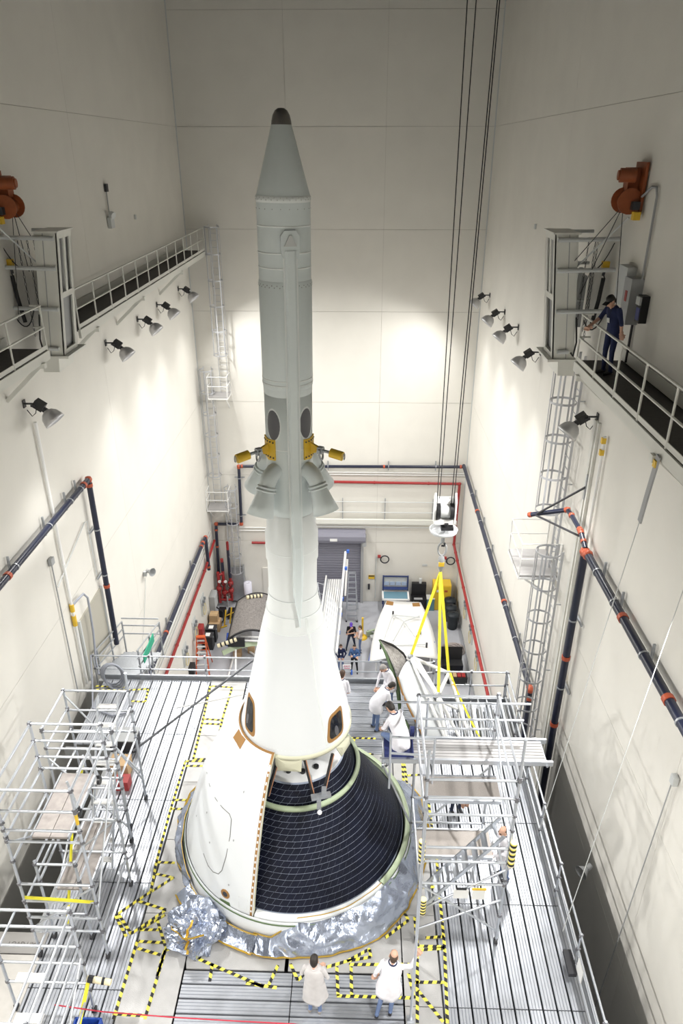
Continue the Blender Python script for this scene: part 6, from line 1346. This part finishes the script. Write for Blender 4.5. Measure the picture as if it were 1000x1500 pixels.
# bulky foil bundle at the left front
c = PZ(285, 1352, ZP + .3); b = MB(); vs = []; na, nz = 60, 26
for j in range(nz + 1):
    ph = math.pi * .5 * j / nz
    for i in range(na):
        a = 2 * math.pi * i / na; d = Vector((math.cos(a) * math.cos(ph), math.sin(a) * math.cos(ph), math.sin(ph)))
        n_ = ridged(d.x * 1.1 + 3, d.y * 1.1, d.z * 1.1 + 2); r = .50 + .34 * (n_ - .45)
        vs.append(Vector((c.x, c.y, ZP + .01)) + Vector((d.x * r * 1.05, d.y * r * 1.0, max(0, d.z * r * 1.15))))
fs = []
for j in range(nz):
    for i in range(na):
        i2 = (i + 1) % na; fs += [(j * na + i, j * na + i2, (j + 1) * na + i2), (j * na + i, (j + 1) * na + i2, (j + 1) * na + i)]
e = empty('foil_bundle', (c.x, c.y, ZP), 'bulky crumpled silver foil bundle at the left front of the capsule base', 'foil bundle')
b.add(vs, fs).build('foil_sheet', M_foil, e, flip=False)
MB().ribbon([vs[(j) * na + 44] + Vector((0, -.01, .015)) for j in range(2, nz - 2)], (1, 0, 0), .05, .01).build('gold_tape', M_gold, e)
MB().ribbon([vs[12 * na + i] * 1.0 + Vector((0, -.01, .02)) for i in range(34, 52)], (0, 0, 1), .04, .01).build('gold_tape', M_gold, e)
# lettering that can be read
def text(s, size, mw, m, label, parent=None, name='lettering'):
    cu = bpy.data.curves.new('txt', 'FONT'); cu.body = s; cu.size = size; cu.align_x = 'CENTER'; cu.align_y = 'CENTER'; cu.extrude = .002
    o = bpy.data.objects.new('txt', cu); COL.objects.link(o); dg = bpy.context.evaluated_depsgraph_get(); me = bpy.data.meshes.new_from_object(o.evaluated_get(dg)); bpy.data.objects.remove(o)
    me.materials.clear(); me.materials.append(m); return link(bpy.data.objects.new(name, me), parent, mw)
M_ink = mat('stencil_ink', (.12, .11, .11), .7)
ex = empty('exit_sign', PY(508, 977, 18.0), 'white paper EXIT sign with a red arrow on the far railing', 'sign')
p = PY(508, 977, 18.12); MB().box(p, (.27, .012, .17)).build('sheet', M_white, ex)
face = Matrix.Translation(p + Vector((0, -.009, .03))) @ Matrix.Rotation(math.pi / 2, 4, 'X')
text('EXIT', .095, face, mat('sign_red', (.62, .08, .20), .6), '', ex)
MB().box(p + Vector((0, -.009, -.05)), (.17, .004, .02)).build('arrow', MATS['sign_red'], ex)
pt_ = lambda x, y: Matrix.Translation(PZ(x, y, ZP + .034))
lm = text('LOAD LIMIT', .13, pt_(36, 1383), M_ink, '', plat)
text('LOAD LIMIT', .10, Matrix.Translation(PZ(277, 1392, ZP + .004)), M_ink, '', plat)
for i, (x, z) in enumerate(((600, 0), )): pass
for x, y in ((502, 985), (515, 985)):
    p = PY(x, y, 18.1); tag(MB().box(p, (.05, .03, .17)).build('blue_tape_flag', MATS['clamp_blue']), ['left', 'right'][x > 510] + ' of two blue tape flags hanging on the far railing', 'tape flag')
